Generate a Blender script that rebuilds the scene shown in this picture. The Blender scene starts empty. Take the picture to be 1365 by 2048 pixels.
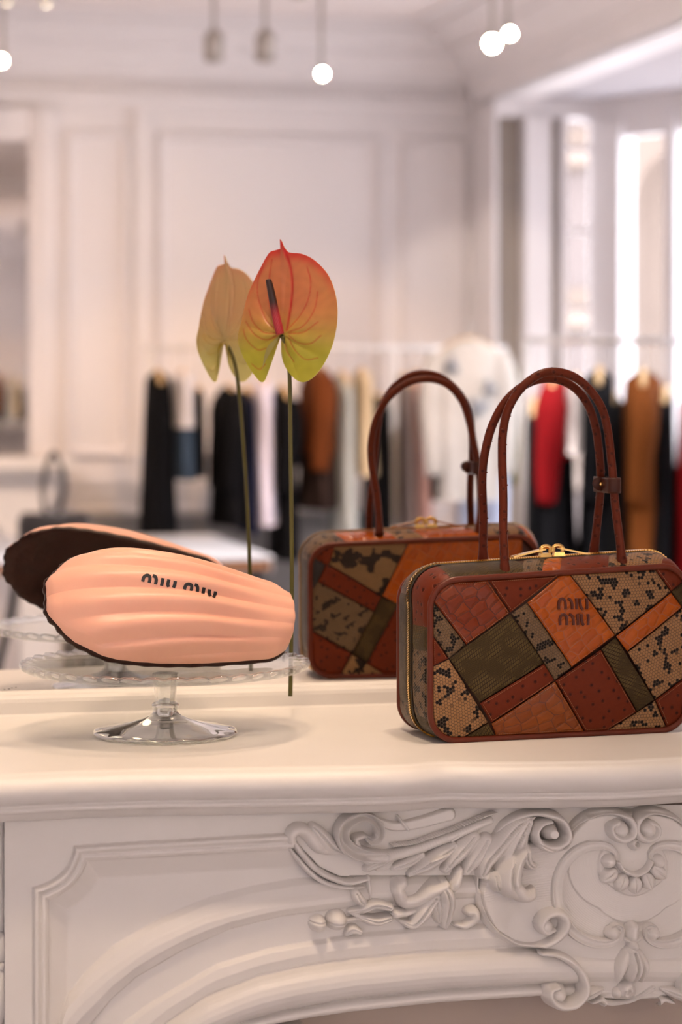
import bpy, bmesh, math, random
import numpy as np
from mathutils import Vector, Matrix, geometry
from mathutils.bvhtree import BVHTree

random.seed(7)
rng = np.random.default_rng(7)
scene = bpy.context.scene
COL = scene.collection
PI = math.pi

# ------------------------------------------------------------------ camera
MZ = 1.10                      # height of the mantel shelf
H = 0.373                      # eye above the shelf
D = 2.719                      # eye to the mirror
TH = math.radians(12.8)        # yaw away from the mirror's normal
FPX, CXP, HORZ = 4836.0, 682.5, 760.0
ST, CT = math.sin(TH), math.cos(TH)
cd = bpy.data.cameras.new('camera')
cam = bpy.data.objects.new('camera', cd)
COL.objects.link(cam)
cam.location = (0, -D, MZ + H)
cam.rotation_euler = (PI / 2, 0, -TH)
cd.sensor_fit = 'VERTICAL'
cd.sensor_height = 36.0
cd.sensor_width = 24.0
cd.lens = FPX * 36.0 / 2048.0
cd.shift_y = -(1024 - HORZ) / 2048.0
cd.clip_start = 0.05
cd.clip_end = 200
cd.dof.use_dof = True
cd.dof.focus_distance = 2.45
cd.dof.aperture_fstop = 4.8
scene.camera = cam

# ------------------------------------------------------------------ light
vs = scene.view_settings
vs.view_transform = 'Standard'
vs.look = 'None'
vs.gamma = 1.0
vs.use_curve_mapping = False
vs.exposure = 0.42
scene.cycles.max_bounces = 10
scene.cycles.diffuse_bounces = 4
scene.cycles.glossy_bounces = 5
scene.cycles.transmission_bounces = 8
scene.cycles.transparent_max_bounces = 16
scene.cycles.sample_clamp_indirect = 6.0
scene.cycles.use_denoising = True

world = bpy.data.worlds.new('world')
scene.world = world
world.use_nodes = True
bg = world.node_tree.nodes['Background']
bg.inputs['Color'].default_value = (0.87, 0.90, 1.0, 1)
bg.inputs['Strength'].default_value = 6.6

def lamp(kind, name, loc, power, color, target=None, **kw):
    l = bpy.data.lights.new(name, kind)
    l.energy = power
    l.color = color
    for k, v in kw.items():
        setattr(l, k, v)
    o = bpy.data.objects.new(name, l)
    COL.objects.link(o)
    o.location = loc
    if target is not None:
        o.rotation_euler = (Vector(target) - Vector(loc)).to_track_quat('-Z', 'Y').to_euler()
    return o

WARM = (1.0, 0.73, 0.49)
# daylight through the bay window (the opening itself is the light)
BAY_A = Vector((3.867, -8.61, 0))
BAY_DIR = Vector((0.488, 0.873, 0))
BAY_NRM = Vector((-0.873, 0.488, 0))      # into the room
BAY_L = 3.9
wc = BAY_A + BAY_DIR * (BAY_L / 2) + BAY_NRM * -0.10
portal = lamp('AREA', 'window_daylight', (wc.x, wc.y, 1.75), 1, (1.0, 1.0, 1.0),
     (wc.x + BAY_NRM.x, wc.y + BAY_NRM.y, 1.75), shape='RECTANGLE', size=3.9, size_y=2.3)
portal.data.cycles.is_portal = True

# ------------------------------------------------------------------ pixel -> place
def ray(px, py):
    u = (px - CXP) / FPX
    v = (py - HORZ) / FPX
    return np.array([ST + u * CT, CT - u * ST, -v])
EYE = np.array([0, -D, MZ + H])
def P(px, py, y):                       # on the plane y = const (real side)
    r = ray(px, py)
    return EYE + r * ((y + D) / r[1])
def PV(px, py, yv):                     # seen in the mirror at depth yv behind the glass -> real place
    q = P(px, py, yv)
    return np.array([q[0], -q[1], q[2]])
def PT(px, py, t):                      # seen in the mirror, at camera depth t
    q = EYE + ray(px, py) * t
    return np.array([q[0], -q[1], q[2]])
def PZ(px, py, z):
    r = ray(px, py)
    return EYE + r * ((z - EYE[2]) / r[2])
def PPL(px, py, o, n):                  # on a plane through o with normal n
    r = ray(px, py)
    o = np.array(o, float); n = np.array(n, float)
    return EYE + r * (np.dot(o - EYE, n) / np.dot(r, n))

# ------------------------------------------------------------------ objects
def wloc(o):
    v = Vector((0, 0, 0))
    while o is not None:
        v = v + o.location
        o = o.parent
    return v
def tag(o, label=None, cat=None, group=None, kind=None):
    if label: o['label'] = label
    if cat: o['category'] = cat
    if group: o['group'] = group
    if kind: o['kind'] = kind
    return o
def thing(name, loc, label, cat, group=None):
    o = bpy.data.objects.new(name, None)
    COL.objects.link(o)
    o.empty_display_size = 0.02
    o.location = loc
    return tag(o, label, cat, group)
def obj(name, verts, faces, mat, parent=None, smooth=True, loc=None, uv=None, col=None):
    """one mesh object; verts in world space"""
    V = np.asarray(verts, float).reshape(-1, 3)
    off = np.array(wloc(parent)) if parent is not None else np.zeros(3)
    lo = np.zeros(3)
    if loc is not None:
        lo = np.asarray(loc, float) - off
    elif parent is None:
        lo = np.array([(V[:, 0].min() + V[:, 0].max()) / 2, (V[:, 1].min() + V[:, 1].max()) / 2, V[:, 2].min()])
    me = bpy.data.meshes.new(name)
    me.from_pydata((V - off - lo).tolist(), [], [list(map(int, f)) for f in faces])
    if smooth:
        me.polygons.foreach_set('use_smooth', np.ones(len(me.polygons), bool))
    if uv is not None:
        l = me.uv_layers.new(name='UVMap')
        idx = np.empty(len(me.loops), int)
        me.loops.foreach_get('vertex_index', idx)
        l.data.foreach_set('uv', np.asarray(uv, float)[idx].ravel())
    if col is not None:
        a = me.color_attributes.new('Col', 'FLOAT_COLOR', 'POINT')
        c = np.ones((len(V), 4)); c[:, :3] = col
        a.data.foreach_set('color', c.ravel())
    me.update()
    if mat is not None:
        me.materials.append(mat)
    o = bpy.data.objects.new(name, me)
    COL.objects.link(o)
    o.location = lo
    if parent is not None:
        o.parent = parent
    return o

class MB:
    """collects shapes into one mesh"""
    def __init__(s): s.v = []; s.f = []
    def add(s, V, F):
        n = len(s.v)
        s.v.extend([tuple(map(float, p)) for p in V])
        s.f.extend([[i + n for i in f] for f in F])
        return s
    def box(s, lo, hi, bev=0.0):
        x0, y0, z0 = lo; x1, y1, z1 = hi
        if bev <= 0:
            V = [(x0,y0,z0),(x1,y0,z0),(x1,y1,z0),(x0,y1,z0),(x0,y0,z1),(x1,y0,z1),(x1,y1,z1),(x0,y1,z1)]
            return s.add(V, [(0,3,2,1),(4,5,6,7),(0,1,5,4),(1,2,6,5),(2,3,7,6),(3,0,4,7)])
        bm = bmesh.new()
        bmesh.ops.create_cube(bm, size=1)
        for v in bm.verts:
            v.co = Vector(((x0+x1)/2 + v.co.x*(x1-x0), (y0+y1)/2 + v.co.y*(y1-y0), (z0+z1)/2 + v.co.z*(z1-z0)))
        bmesh.ops.bevel(bm, geom=bm.edges[:], offset=bev, segments=2, affect='EDGES', profile=0.5)
        bm.verts.ensure_lookup_table(); bm.verts.index_update()
        V = [v.co[:] for v in bm.verts]; F = [[v.index for v in f.verts] for f in bm.faces]
        bm.free()
        return s.add(V, F)
    def tube(s, pts, rad, n=10, cap=True, flat=1.0):
        V, F = tube(pts, rad, n, cap, flat)
        return s.add(V, F)
    def lathe(s, prof, c, n=32, mod=None):
        V, F = lathe(prof, c, n, mod)
        return s.add(V, F)
    def build(s, name, mat, parent=None, smooth=True, loc=None):
        return obj(name, s.v, s.f, mat, parent, smooth, loc)

def catmull(pts, n=8, closed=False):
    P_ = np.asarray(pts, float)
    if len(P_) < 3 and not closed:
        t = np.linspace(0, 1, n + 1)[:, None]
        return P_[0] * (1 - t) + P_[-1] * t
    if closed:
        Q = np.vstack([P_[-1], P_, P_[0], P_[1]])
    else:
        Q = np.vstack([2 * P_[0] - P_[1], P_, 2 * P_[-1] - P_[-2]])
    out = []
    for i in range(1, len(Q) - 2):
        p0, p1, p2, p3 = Q[i - 1], Q[i], Q[i + 1], Q[i + 2]
        for k in range(n):
            t = k / n
            out.append(0.5 * (2*p1 + (p2-p0)*t + (2*p0-5*p1+4*p2-p3)*t*t + (3*p1-p0-3*p2+p3)*t**3))
    if not closed:
        out.append(P_[-1])
    return np.array(out)

def tube(pts, rad, n=10, cap=True, flat=1.0, closed=False):
    pts = np.asarray(pts, float)
    m = len(pts)
    rad = np.broadcast_to(np.asarray(rad, float), (m,))
    if closed:
        T = np.roll(pts, -1, 0) - np.roll(pts, 1, 0)
    else:
        T = np.gradient(pts, axis=0)
    T /= np.linalg.norm(T, axis=1)[:, None] + 1e-12
    a = np.array([0, 0, 1.0]) if abs(T[0][2]) < 0.9 else np.array([1.0, 0, 0])
    N = np.cross(T[0], a); N /= np.linalg.norm(N)
    V = []
    for i in range(m):
        N = N - T[i] * np.dot(N, T[i]); N /= np.linalg.norm(N) + 1e-12
        B = np.cross(T[i], N)
        for k in range(n):
            th = 2 * PI * k / n
            V.append(pts[i] + rad[i] * (math.cos(th) * N + flat * math.sin(th) * B))
    F = []
    rings = m if closed else m - 1
    for i in range(rings):
        j = (i + 1) % m
        for k in range(n):
            F.append((i*n + k, i*n + (k+1) % n, j*n + (k+1) % n, j*n + k))
    if cap and not closed:
        F.append(tuple(range(n - 1, -1, -1)))
        F.append(tuple(range((m-1)*n, m*n)))
    return V, F

def lathe(prof, c, n=32, mod=None):
    """prof: (r, z) pairs; c: centre; mod(r, z, angle)->(r, z)"""
    V = []; F = []
    m = len(prof)
    for r, z in prof:
        for k in range(n):
            th = 2 * PI * k / n
            rr, zz = (r, z) if mod is None else mod(r, z, th)
            V.append((c[0] + rr*math.cos(th), c[1] + rr*math.sin(th), c[2] + zz))
    for i in range(m - 1):
        for k in range(n):
            F.append((i*n + k, i*n + (k+1) % n, (i+1)*n + (k+1) % n, (i+1)*n + k))
    if prof[0][0] > 1e-6: F.append(tuple(range(n - 1, -1, -1)))
    if prof[-1][0] > 1e-6: F.append(tuple(range((m-1)*n, m*n)))
    return V, F

def gridfaces(nr, nc, closed_c=False):
    F = []
    cc = nc if closed_c else nc - 1
    for i in range(nr - 1):
        for j in range(cc):
            k = (j + 1) % nc
            F.append((i*nc + j, i*nc + k, (i+1)*nc + k, (i+1)*nc + j))
    return F

# ------------------------------------------------------------------ materials
def mat(name, color, rough=0.5, metal=0.0, bump=None, spec=0.5, vary=None, sheen=0.0, coat=0.0, emit=None, trans=0.0):
    """procedural principled; bump=(scale, strength); vary=(scale, amount)"""
    m = bpy.data.materials.new(name)
    m.use_nodes = True
    nt = m.node_tree
    b = nt.nodes['Principled BSDF']
    b.inputs['Base Color'].default_value = (*color, 1)
    b.inputs['Roughness'].default_value = rough
    b.inputs['Metallic'].default_value = metal
    b.inputs['Specular IOR Level'].default_value = spec
    b.inputs['Sheen Weight'].default_value = sheen
    b.inputs['Coat Weight'].default_value = coat
    b.inputs['Coat Roughness'].default_value = 0.15
    b.inputs['Transmission Weight'].default_value = trans
    if emit:
        b.inputs['Emission Color'].default_value = (*emit[0], 1)
        b.inputs['Emission Strength'].default_value = emit[1]
    tc = nt.nodes.new('ShaderNodeTexCoord')
    if vary:
        n = nt.nodes.new('ShaderNodeTexNoise')
        n.inputs['Scale'].default_value = vary[0]
        n.inputs['Detail'].default_value = 5
        nt.links.new(tc.outputs['Object'], n.inputs['Vector'])
        r = nt.nodes.new('ShaderNodeMix'); r.data_type = 'RGBA'
        a = vary[1]
        r.inputs[6].default_value = (*[c * (1 - a) for c in color], 1)
        r.inputs[7].default_value = (*[min(1, c * (1 + a)) for c in color], 1)
        nt.links.new(n.outputs['Fac'], r.inputs[0])
        nt.links.new(r.outputs[2], b.inputs['Base Color'])
    if bump:
        n = nt.nodes.new('ShaderNodeTexNoise')
        n.inputs['Scale'].default_value = bump[0]
        n.inputs['Detail'].default_value = 4
        nt.links.new(tc.outputs['Object'], n.inputs['Vector'])
        bp = nt.nodes.new('ShaderNodeBump')
        bp.inputs['Strength'].default_value = bump[1]
        bp.inputs['Distance'].default_value = bump[2] if len(bump) > 2 else 0.002
        nt.links.new(n.outputs['Fac'], bp.inputs['Height'])
        nt.links.new(bp.outputs['Normal'], b.inputs['Normal'])
    return m

class NG:
    """tiny node-graph helper"""
    def __init__(s, m):
        s.nt = m.node_tree
        s.b = s.nt.nodes['Principled BSDF']
    def n(s, t, **kw):
        x = s.nt.nodes.new(t)
        for k, v in kw.items(): setattr(x, k, v)
        return x
    def l(s, a, b): s.nt.links.new(a, b)
    def math(s, op, a, b=None, c=None, clamp=False):
        x = s.n('ShaderNodeMath', operation=op, use_clamp=clamp)
        for i, q in enumerate((a, b, c)):
            if q is None: continue
            if isinstance(q, (int, float)): x.inputs[i].default_value = q
            else: s.l(q, x.inputs[i])
        return x.outputs[0]
    def mix(s, f, a, b):
        x = s.n('ShaderNodeMix', data_type='RGBA')
        for i, q in ((0, f), (6, a), (7, b)):
            if isinstance(q, (int, float)): x.inputs[i].default_value = q
            elif isinstance(q, tuple): x.inputs[i].default_value = (*q, 1)
            else: s.l(q, x.inputs[i])
        return x.outputs[2]
    def step(s, v, lo, hi):
        x = s.n('ShaderNodeMapRange', interpolation_type='SMOOTHSTEP')
        x.inputs[1].default_value = lo; x.inputs[2].default_value = hi
        s.l(v, x.inputs[0])
        return x.outputs[0]
    def bump(s, h, strength, dist):
        x = s.n('ShaderNodeBump')
        x.inputs['Strength'].default_value = strength
        x.inputs['Distance'].default_value = dist
        s.l(h, x.inputs['Height'])
        s.l(x.outputs['Normal'], s.b.inputs['Normal'])

M = {}
M['mantel'] = mat('mantel_paint', (0.79, 0.765, 0.74), 0.42, bump=(55, 0.22, 0.0012), vary=(14, 0.03))
M['wall'] = mat('wall_paint', (0.79, 0.755, 0.755), 0.6, vary=(2, 0.015))
M['ceiling'] = mat('ceiling_paint', (0.82, 0.76, 0.74), 0.8)
M['floor'] = mat('floor_carpet', (0.66, 0.60, 0.58), 0.9, vary=(30, 0.1))
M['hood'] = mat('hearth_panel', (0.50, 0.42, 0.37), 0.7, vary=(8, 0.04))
M['black_metal'] = mat('black_metal', (0.015, 0.015, 0.015), 0.4, metal=0.6)
M['steel'] = mat('steel', (0.62, 0.60, 0.58), 0.3, metal=1.0)
M['gold'] = mat('gold', (0.95, 0.62, 0.20), 0.16, metal=1.0, bump=(300, 0.1, 0.0004))
M['wood'] = mat('hanger_wood', (0.62, 0.42, 0.20), 0.45, vary=(20, 0.15))
M['white_metal'] = mat('white_metal', (0.75, 0.74, 0.74), 0.35)
# ================================================================== the room
YF, XL, XR, ZC = -9.0, -3.2, 3.34, 3.22
YB = BAY_A.y
bay_end = BAY_A + BAY_DIR * BAY_L
def struct(name, mb, m, parent=None, smooth=False):
    o = mb.build(name, m, parent, smooth)
    if parent is None: o['kind'] = 'structure'
    return o

floor = struct('floor', MB().box((XL-0.2, YF-0.2, -0.1), (bay_end.x + 0.3, 0.2, 0)), M['floor'])
ceiling = struct('ceiling', MB().box((XL-0.2, YF-0.2, ZC), (XR+0.2, 0.2, ZC + 0.1)), M['ceiling'])
wall_mirror_side = struct('wall_back', MB().box((XL-0.2, 0.012, 0), (XR+0.2, 0.2, ZC)), M['wall'])
wall_far = struct('wall_front', MB().box((XL-0.2, YF-0.2, 0), (XR+0.25, YF, ZC)), M['wall'])
wall_left = struct('wall_left', MB().box((XL-0.2, YF, 0), (XL, 0.012, ZC)), M['wall'])
mbr = MB()
mbr.box((XR, bay_end.y, 0), (XR + 0.2, 0.012, ZC))            # solid length
mbr.box((XR, YB + 0.001, 2.84), (XR + 0.2, bay_end.y - 0.001, ZC))            # lintel over the bay
mbr.box((XR, YF, 0), (XR + 0.02, YB, ZC))                     # pier in the corner
wall_right = struct('wall_right', mbr, M['wall'])

# cornices: stepped profile swept along two walls
CORN = [(0, 2.80), (0.022, 2.80), (0.022, 2.825), (0.035, 2.84), (0.035, 2.93), (0.06, 2.95), (0.06, 2.965), (0.10, 3.00),
        (0.15, 3.06), (0.17, 3.07), (0.17, 3.10), (0.24, 3.15), (0.30, 3.17), (0.30, 3.195), (0.40, 3.205), (0.40, 3.222)]
def sweep_profile(prof, a, b, out, name, m, kind=True, extra=0.0):
    a = np.array(a, float); b = np.array(b, float); out = np.array(out, float)
    V = []
    for p in (a, b):
        for o, z in prof:
            V.append((p[0] + out[0]*o, p[1] + out[1]*o, z))
    n = len(prof)
    F = [(i, i+1, n+i+1, n+i) for i in range(n-1)]
    o = obj(name, V, F, m, None, False)
    if kind: o['kind'] = 'structure'
    return o
sweep_profile(CORN, (XL, YF), (XR, YF), (0, 1), 'trim_1', M['wall'])
CORN2 = [(0, 2.842)] + [(o, 2.85 + (z - 2.80) * 0.882) for o, z in CORN]
sweep_profile(CORN2, (XR, 0.0), (XR, YF), (-1, 0), 'trim_2', M['wall'])
# dentil blocks under the far cornice
dent = MB()
for k in range(60):
    x = 0.7 + k * 0.045
    dent.box((x, YF + 0.03, 2.86), (x + 0.024, YF + 0.062, 2.915))
struct('trim_3', dent, M['wall'])

# chair rail, skirting and panel mouldings on the far wall
def frame_mould(mb, x0, x1, z0, z1, y, w=0.035, d=0.022):
    prof = [(0, 0), (0.15*w, d*0.7), (0.4*w, d), (0.6*w, d*0.7), (0.75*w, d*0.75), (w, 0)]
    cs = [(x0, z0, 1, 1), (x1, z0, -1, 1), (x1, z1, -1, -1), (x0, z1, 1, -1)]
    V = []
    for cx, cz, sx, sz in cs:
        for o, h in prof:
            V.append((cx + sx*o, y + h, cz + sz*o))
    n = len(prof)
    F = []
    for i in range(4):
        j = (i + 1) % 4
        for k in range(n - 1):
            F.append((i*n+k, j*n+k, j*n+k+1, i*n+k+1))
    mb.add(V, F)
def xfar(px): return P(px, 600, 9.0)[0]
def zfar(px, row): return P(px, row, 9.0)[2]
rail = MB()
rail.box((XL, YF, 0.955), (XR, YF + 0.035, 1.035), 0.008)
rail.box((XL, YF, 0.90), (XR, YF + 0.018, 0.95), 0.004)
struct('trim_4', rail, M['wall'])
struct('baseboard_front', MB().box((XL, YF, 0), (XR, YF + 0.02, 0.18), 0.006), M['wall'])
k = 5
for (a, b) in ((132, 262), (312, 768), (800, 930)):
    mb = MB()
    frame_mould(mb, xfar(a), xfar(b), 1.09, zfar(300, 262), YF, 0.05, 0.032)
    frame_mould(mb, xfar(a) + 0.0, xfar(b), 0.24, 0.86, YF, 0.04, 0.02)
    struct('trim_%d' % k, mb, M['wall']); k += 1
# flat pilaster strip between the first two panels
struct('trim_%d' % k, MB().box((xfar(268), YF, 1.04), (xfar(305), YF + 0.03, 2.80), 0.006), M['wall']); k += 1

# ---------------------------------------------------------------- bay window
bay = MB()
def bayp(s, out, z):
    p = BAY_A + BAY_DIR * s + BAY_NRM * out
    return (p.x, p.y, z)
def baybox(mb, s0, s1, o0, o1, z0, z1):
    V = [bayp(s0,o0,z0), bayp(s1,o0,z0), bayp(s1,o1,z0), bayp(s0,o1,z0), bayp(s0,o0,z1), bayp(s1,o0,z1), bayp(s1,o1,z1), bayp(s0,o1,z1)]
    mb.add(V, [(0,3,2,1),(4,5,6,7),(0,1,5,4),(1,2,6,5),(2,3,7,6),(3,0,4,7)])
def s_of(px, out=0.0):
    r = ray(px, 400)
    q_ = BAY_A + BAY_NRM * out
    # virtual side: BAY point mirrored in y
    ax, ay, dx, dy = q_.x, -q_.y, BAY_DIR.x, -BAY_DIR.y
    # r0*t = ax + dx*s ; -D + r1*t = ay + dy*s
    A = np.array([[r[0], -dx], [r[1], -dy]])
    t, s = np.linalg.solve(A, np.array([ax, ay + D]))
    return s
# soffit, parapet, end walls of the bay
sof = MB()
sof.add([(XR + 0.19, YB, 2.85), (BAY_A.x, YB, 2.85), (bay_end.x + 0.3, bay_end.y, 2.85), (XR + 0.19, bay_end.y, 2.85), (XR, YB, 2.95), (BAY_A.x, YB, 2.95), (bay_end.x + 0.3, bay_end.y, 2.95), (XR, bay_end.y, 2.95)],
        [(0,1,2,3),(7,6,5,4),(1,5,6,2),(0,4,5,1)])
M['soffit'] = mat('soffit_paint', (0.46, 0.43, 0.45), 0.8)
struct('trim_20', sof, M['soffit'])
par = MB(); baybox(par, -0.1, BAY_L, -0.25, 0.0, 0, 0.55); baybox(par, -0.1, BAY_L, -0.25, 0.0, 2.74, 2.95)
struct('wall_bay', par, M['wall'])
struct('wall_bay_end', MB().box((XR, bay_end.y, 0), (bay_end.x + 0.3, bay_end.y + 0.2, 2.95)), M['wall'])

glass = bpy.data.materials.new('window_glass'); glass.use_nodes = True
nt = glass.node_tree; nt.nodes.clear()
o_ = nt.nodes.new('ShaderNodeOutputMaterial'); mx = nt.nodes.new('ShaderNodeMixShader')
tr = nt.nodes.new('ShaderNodeBsdfTransparent'); gl = nt.nodes.new('ShaderNodeBsdfGlossy')
lw = nt.nodes.new('ShaderNodeLayerWeight'); lw.inputs['Blend'].default_value = 0.5
pw = nt.nodes.new('ShaderNodeMath'); pw.operation = 'POWER'; pw.inputs[1].default_value = 4.0
fr = nt.nodes.new('ShaderNodeMath'); fr.operation = 'MULTIPLY_ADD'; fr.inputs[1].default_value = 0.8; fr.inputs[2].default_value = 0.06
nt.links.new(lw.outputs['Facing'], pw.inputs[0]); nt.links.new(pw.outputs[0], fr.inputs[0])
tr.inputs['Color'].default_value = (0.95, 0.96, 0.97, 1); gl.inputs['Roughness'].default_value = 0.02
nt.links.new(fr.outputs[0], mx.inputs[0]); nt.links.new(tr.outputs[0], mx.inputs[1]); nt.links.new(gl.outputs[0], mx.inputs[2])
nt.links.new(mx.outputs[0], o_.inputs[0])

stiles = [(-0.03, s_of(1245)), (s_of(1335), s_of(1356)), (0.98, 1.10), (1.70, 1.82), (2.42, 2.54), (3.14, 3.26), (3.80, 3.9)]
for i in range(len(stiles) - 1):
    a0, a1 = stiles[i]; b0, b1 = stiles[i + 1]
    fr_ = MB()
    baybox(fr_, a0, a1, -0.09, 0.02, 0.55, 2.74)
    baybox(fr_, a1, b0, -0.10, -0.02, 0.55, 0.68)
    baybox(fr_, a1, b0, -0.10, -0.02, 2.66, 2.74)
    if i == len(stiles) - 2: baybox(fr_, b0, b1, -0.10, 0.02, 0.55, 2.74)
    w = struct('window_%d' % (i + 1), fr_, M['wall'])
    g = MB(); g.add([bayp(a1, -0.06, 0.68), bayp(b0, -0.06, 0.68), bayp(b0, -0.06, 2.66), bayp(a1, -0.06, 2.66)], [(0, 1, 2, 3)])
    struct('pane', g, glass, w)
# short return of the bay beside the corner: a glazed shutter panel and a narrow barred window
def xs_(px): return P(px, 500, -YB)[0]
zh = P(1100, 234, -YB)[2]
rw = MB()
rw.box((XR + 0.022, YB - 0.14, zh), (BAY_A.x, YB - 0.001, 2.95))                                   # header
rw.box((XR + 0.022, YB - 0.14, 0), (BAY_A.x, YB - 0.001, 0.45))                                    # parapet
struct('wall_bay_return', rw, M['wall'])
M['shutter'] = mat('shutter_taupe', (0.34, 0.275, 0.215), 0.6)
w = struct('window_8', MB().box((xs_(1050), YB - 0.10, 0.45), (xs_(1101), YB + 0.02, zh)), M['wall'])
struct('shutter_panel', MB().box((XR + 0.022, YB - 0.10, 0.45), (xs_(1050), YB - 0.07, zh)), M['shutter'], w)
g = MB(); g.add([(XR + 0.022, YB - 0.02, 0.45), (xs_(1050), YB - 0.02, 0.45), (xs_(1050), YB - 0.02, zh), (XR + 0.022, YB - 0.02, zh)], [(0, 1, 2, 3)]); struct('pane', g, glass, w)
w = struct('window_9', MB().box((xs_(1123), YB - 0.08, 0.45), (xs_(1136), YB, zh)), M['wall'])
struct('reveal', MB().box((xs_(1101), YB - 0.14, 0.45), (xs_(1123), YB - 0.06, zh)), M['shutter'], w)
struct('stile', MB().box((xs_(1188), YB - 0.08, 0.45), (BAY_A.x + 0.01, YB, zh)), M['wall'], w)
g = MB(); g.add([(xs_(1136), YB - 0.05, 0.45), (xs_(1188), YB - 0.05, 0.45), (xs_(1188), YB - 0.05, zh), (xs_(1136), YB - 0.05, zh)], [(0, 1, 2, 3)]); struct('pane', g, glass, w)
for row in (296, 461, 617):
    z = P(1160, row, -YB)[2]
    struct('glazing_bar', MB().box((xs_(1136), YB - 0.07, z - 0.012), (xs_(1188), YB - 0.03, z + 0.012)), M['wall'], w)

# ---------------------------------------------------------------- the street outside
M['stone'] = mat('facade_stone', (0.19, 0.14, 0.11), 0.85, vary=(3, 0.12))
M['stone_d'] = mat('facade_shutter', (0.12, 0.09, 0.08), 0.7)
fx = thing('stone_building', tuple(BAY_A + BAY_NRM * -9 + Vector((0, 0, -4))), 'beige stone building across the street, seen through the bay window', 'building')
def outbox(mb, s0, s1, o0, o1, z0, z1): baybox(mb, s0, s1, o0, o1, z0, z1)
s_cut = 2.2
wm = MB(); outbox(wm, -14, -3.4, -12, -9, -4, 5.6); outbox(wm, -3.4, 8, -12, -9, -4, -2.2)
wm.build('facade', M['stone'], fx, False)
for z in (-1.2, 0.4, 2.0, 3.6, 5.2):
    b_ = MB(); outbox(b_, -14, -3.4, -9, -8.8, z, z + 0.18); b_.build('string_course', M['stone'], fx, False)
for s in (-12.5, -10.5, -8.5, -6.5, -4.6):
    for z in (-0.8, 0.8, 2.4, 4.0):
        b_ = MB(); outbox(b_, s, s + 0.8, -9.02, -8.97, z, z + 1.15); b_.build('window', M['stone_d'], fx, False)
# stone arcade standing in front of the shop window
ar = MB()
c_s = (s_of(1246) + s_of(1420)) / 2 + 0.25
def arch_panel(mb, s0, s1, o0, o1, zt, zc, sc, r):
    n = 20
    pts = [(s0, zt), (s0, 0.0), (sc - r, 0.0)]
    pts = []
    V = []; F = []
    for o in (o0, o1):
        for i in range(n + 1):
            th = PI - PI * i / n
            V.append(bayp(sc + r*math.cos(th), o, zc + 0.42*math.sin(th)))
        for i in range(n + 1):
            V.append(bayp(s0 + (s1 - s0) * i / n, o, zt))
    m_ = n + 1
    for b0 in (0, 2*m_):
        for i in range(n): F.append((b0+i, b0+i+1, b0+m_+i+1, b0+m_+i))
    for i in range(n): F.append((i, i+1, 2*m_+i+1, 2*m_+i))
    mb.add(V, F)
OA = -1.5
sl, sc_a = s_of(1262, OA), s_of(1338, OA)
ra_ = sc_a - sl; wl = s_of(1205, OA); wr = 2 * sc_a - wl
arch_panel(ar, wl, wr, OA - 0.3, OA, 3.6, 2.32, sc_a, ra_)
outbox(ar, wl, sl, OA - 0.3, OA, -1, 2.33)
outbox(ar, 2 * sc_a - sl, wr, OA - 0.3, OA, -1, 2.33)
a_ = ar.build('stone_arch', M['stone'], None, False)
tag(a_, 'pale stone arch outside the bay window, bright sky through its opening', 'arch')

# ---------------------------------------------------------------- ceiling spotlights
M['lens'] = mat('lamp_lens', (1, 0.9, 0.75), 0.4, emit=((1.0, 0.83, 0.60), 28))
M['lens_off'] = mat('lamp_lens_off', (0.4, 0.38, 0.36), 0.3)
M['fixture'] = mat('fixture_grey', (0.42, 0.38, 0.34), 0.45, metal=0.3)
def spotlight(pos, target, label, lit=True, power=60, size=1.5, r=0.045, group='ceiling spotlights', color=WARM, soft=None):
    pos = Vector(pos); d = (Vector(target) - pos).normalized()
    t = thing('ceiling_spotlight', (pos.x, pos.y, ZC), label, 'spotlight', group)
    back = pos - d * 0.10
    MB().box((back.x - 0.045, back.y - 0.045, ZC - 0.05), (back.x + 0.045, back.y + 0.045, ZC), 0.006).build('mount', M['fixture'], t, False)
    MB().tube([(back.x, back.y, ZC - 0.04), (back.x, back.y, back.z)], 0.009, 8).build('stem', M['fixture'], t)
    MB().tube([tuple(back - d*0.03), tuple(back), tuple(pos)], [r*0.6, r, r], 20).build('head', M['fixture'], t)
    MB().tube([tuple(pos - d*0.001), tuple(pos + d*0.004)], [r*0.86, r*0.86], 20).build('lens', M['lens'] if lit else M['lens_off'], t)
    if lit and power > 0:
        l = lamp('SPOT', 'lamp', pos + d * 0.02, power, color, pos + d, spot_size=size, spot_blend=0.7, shadow_soft_size=soft or r * 0.85)
        l.location = Vector(pos + d*0.02) - wloc(t); l.parent = t
    return t
def ps(px, row, t): return PT(px, row, t)
spotlight(ps(645, 147, 10.5), (1.0, -0.5, 1.3), 'lit spotlight hanging in mid ceiling, seen above the red flower', True, 34, 1.3, 0.020)
spotlight(ps(985, 86, 9.7), (0.9, -0.4, 1.2), 'brightest lit spotlight of the close pair near the bay window', True, 34, 1.3, 0.030)
spotlight(ps(1020, 66, 9.9), (1.6, -1.0, 1.1), 'smaller lit spotlight of the close pair near the bay window', True, 20, 1.3, 0.020)
spotlight(ps(3, 120, 10.4), (0.0, -2.5, 1.0), 'lit spotlight hanging in front of the far mirror', True, 20, 1.3, 0.020)
spotlight(ps(92, 4, 9.6), (1.6, -8.9, 1.4), 'spotlight near the ceiling, right of two above the far mirror', True, 20, 1.6, 0.02)
spotlight(ps(14, 0, 9.6), (1.0, -8.9, 1.4), 'spotlight near the ceiling, left of two above the far mirror', True, 20, 1.6, 0.02)
spotlight(ps(428, 118, 10.6), (2.0, -9, 0.6), 'grey unlit spotlight, left of two turned to the far wall', False, 0, 1.2, 0.045)
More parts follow.
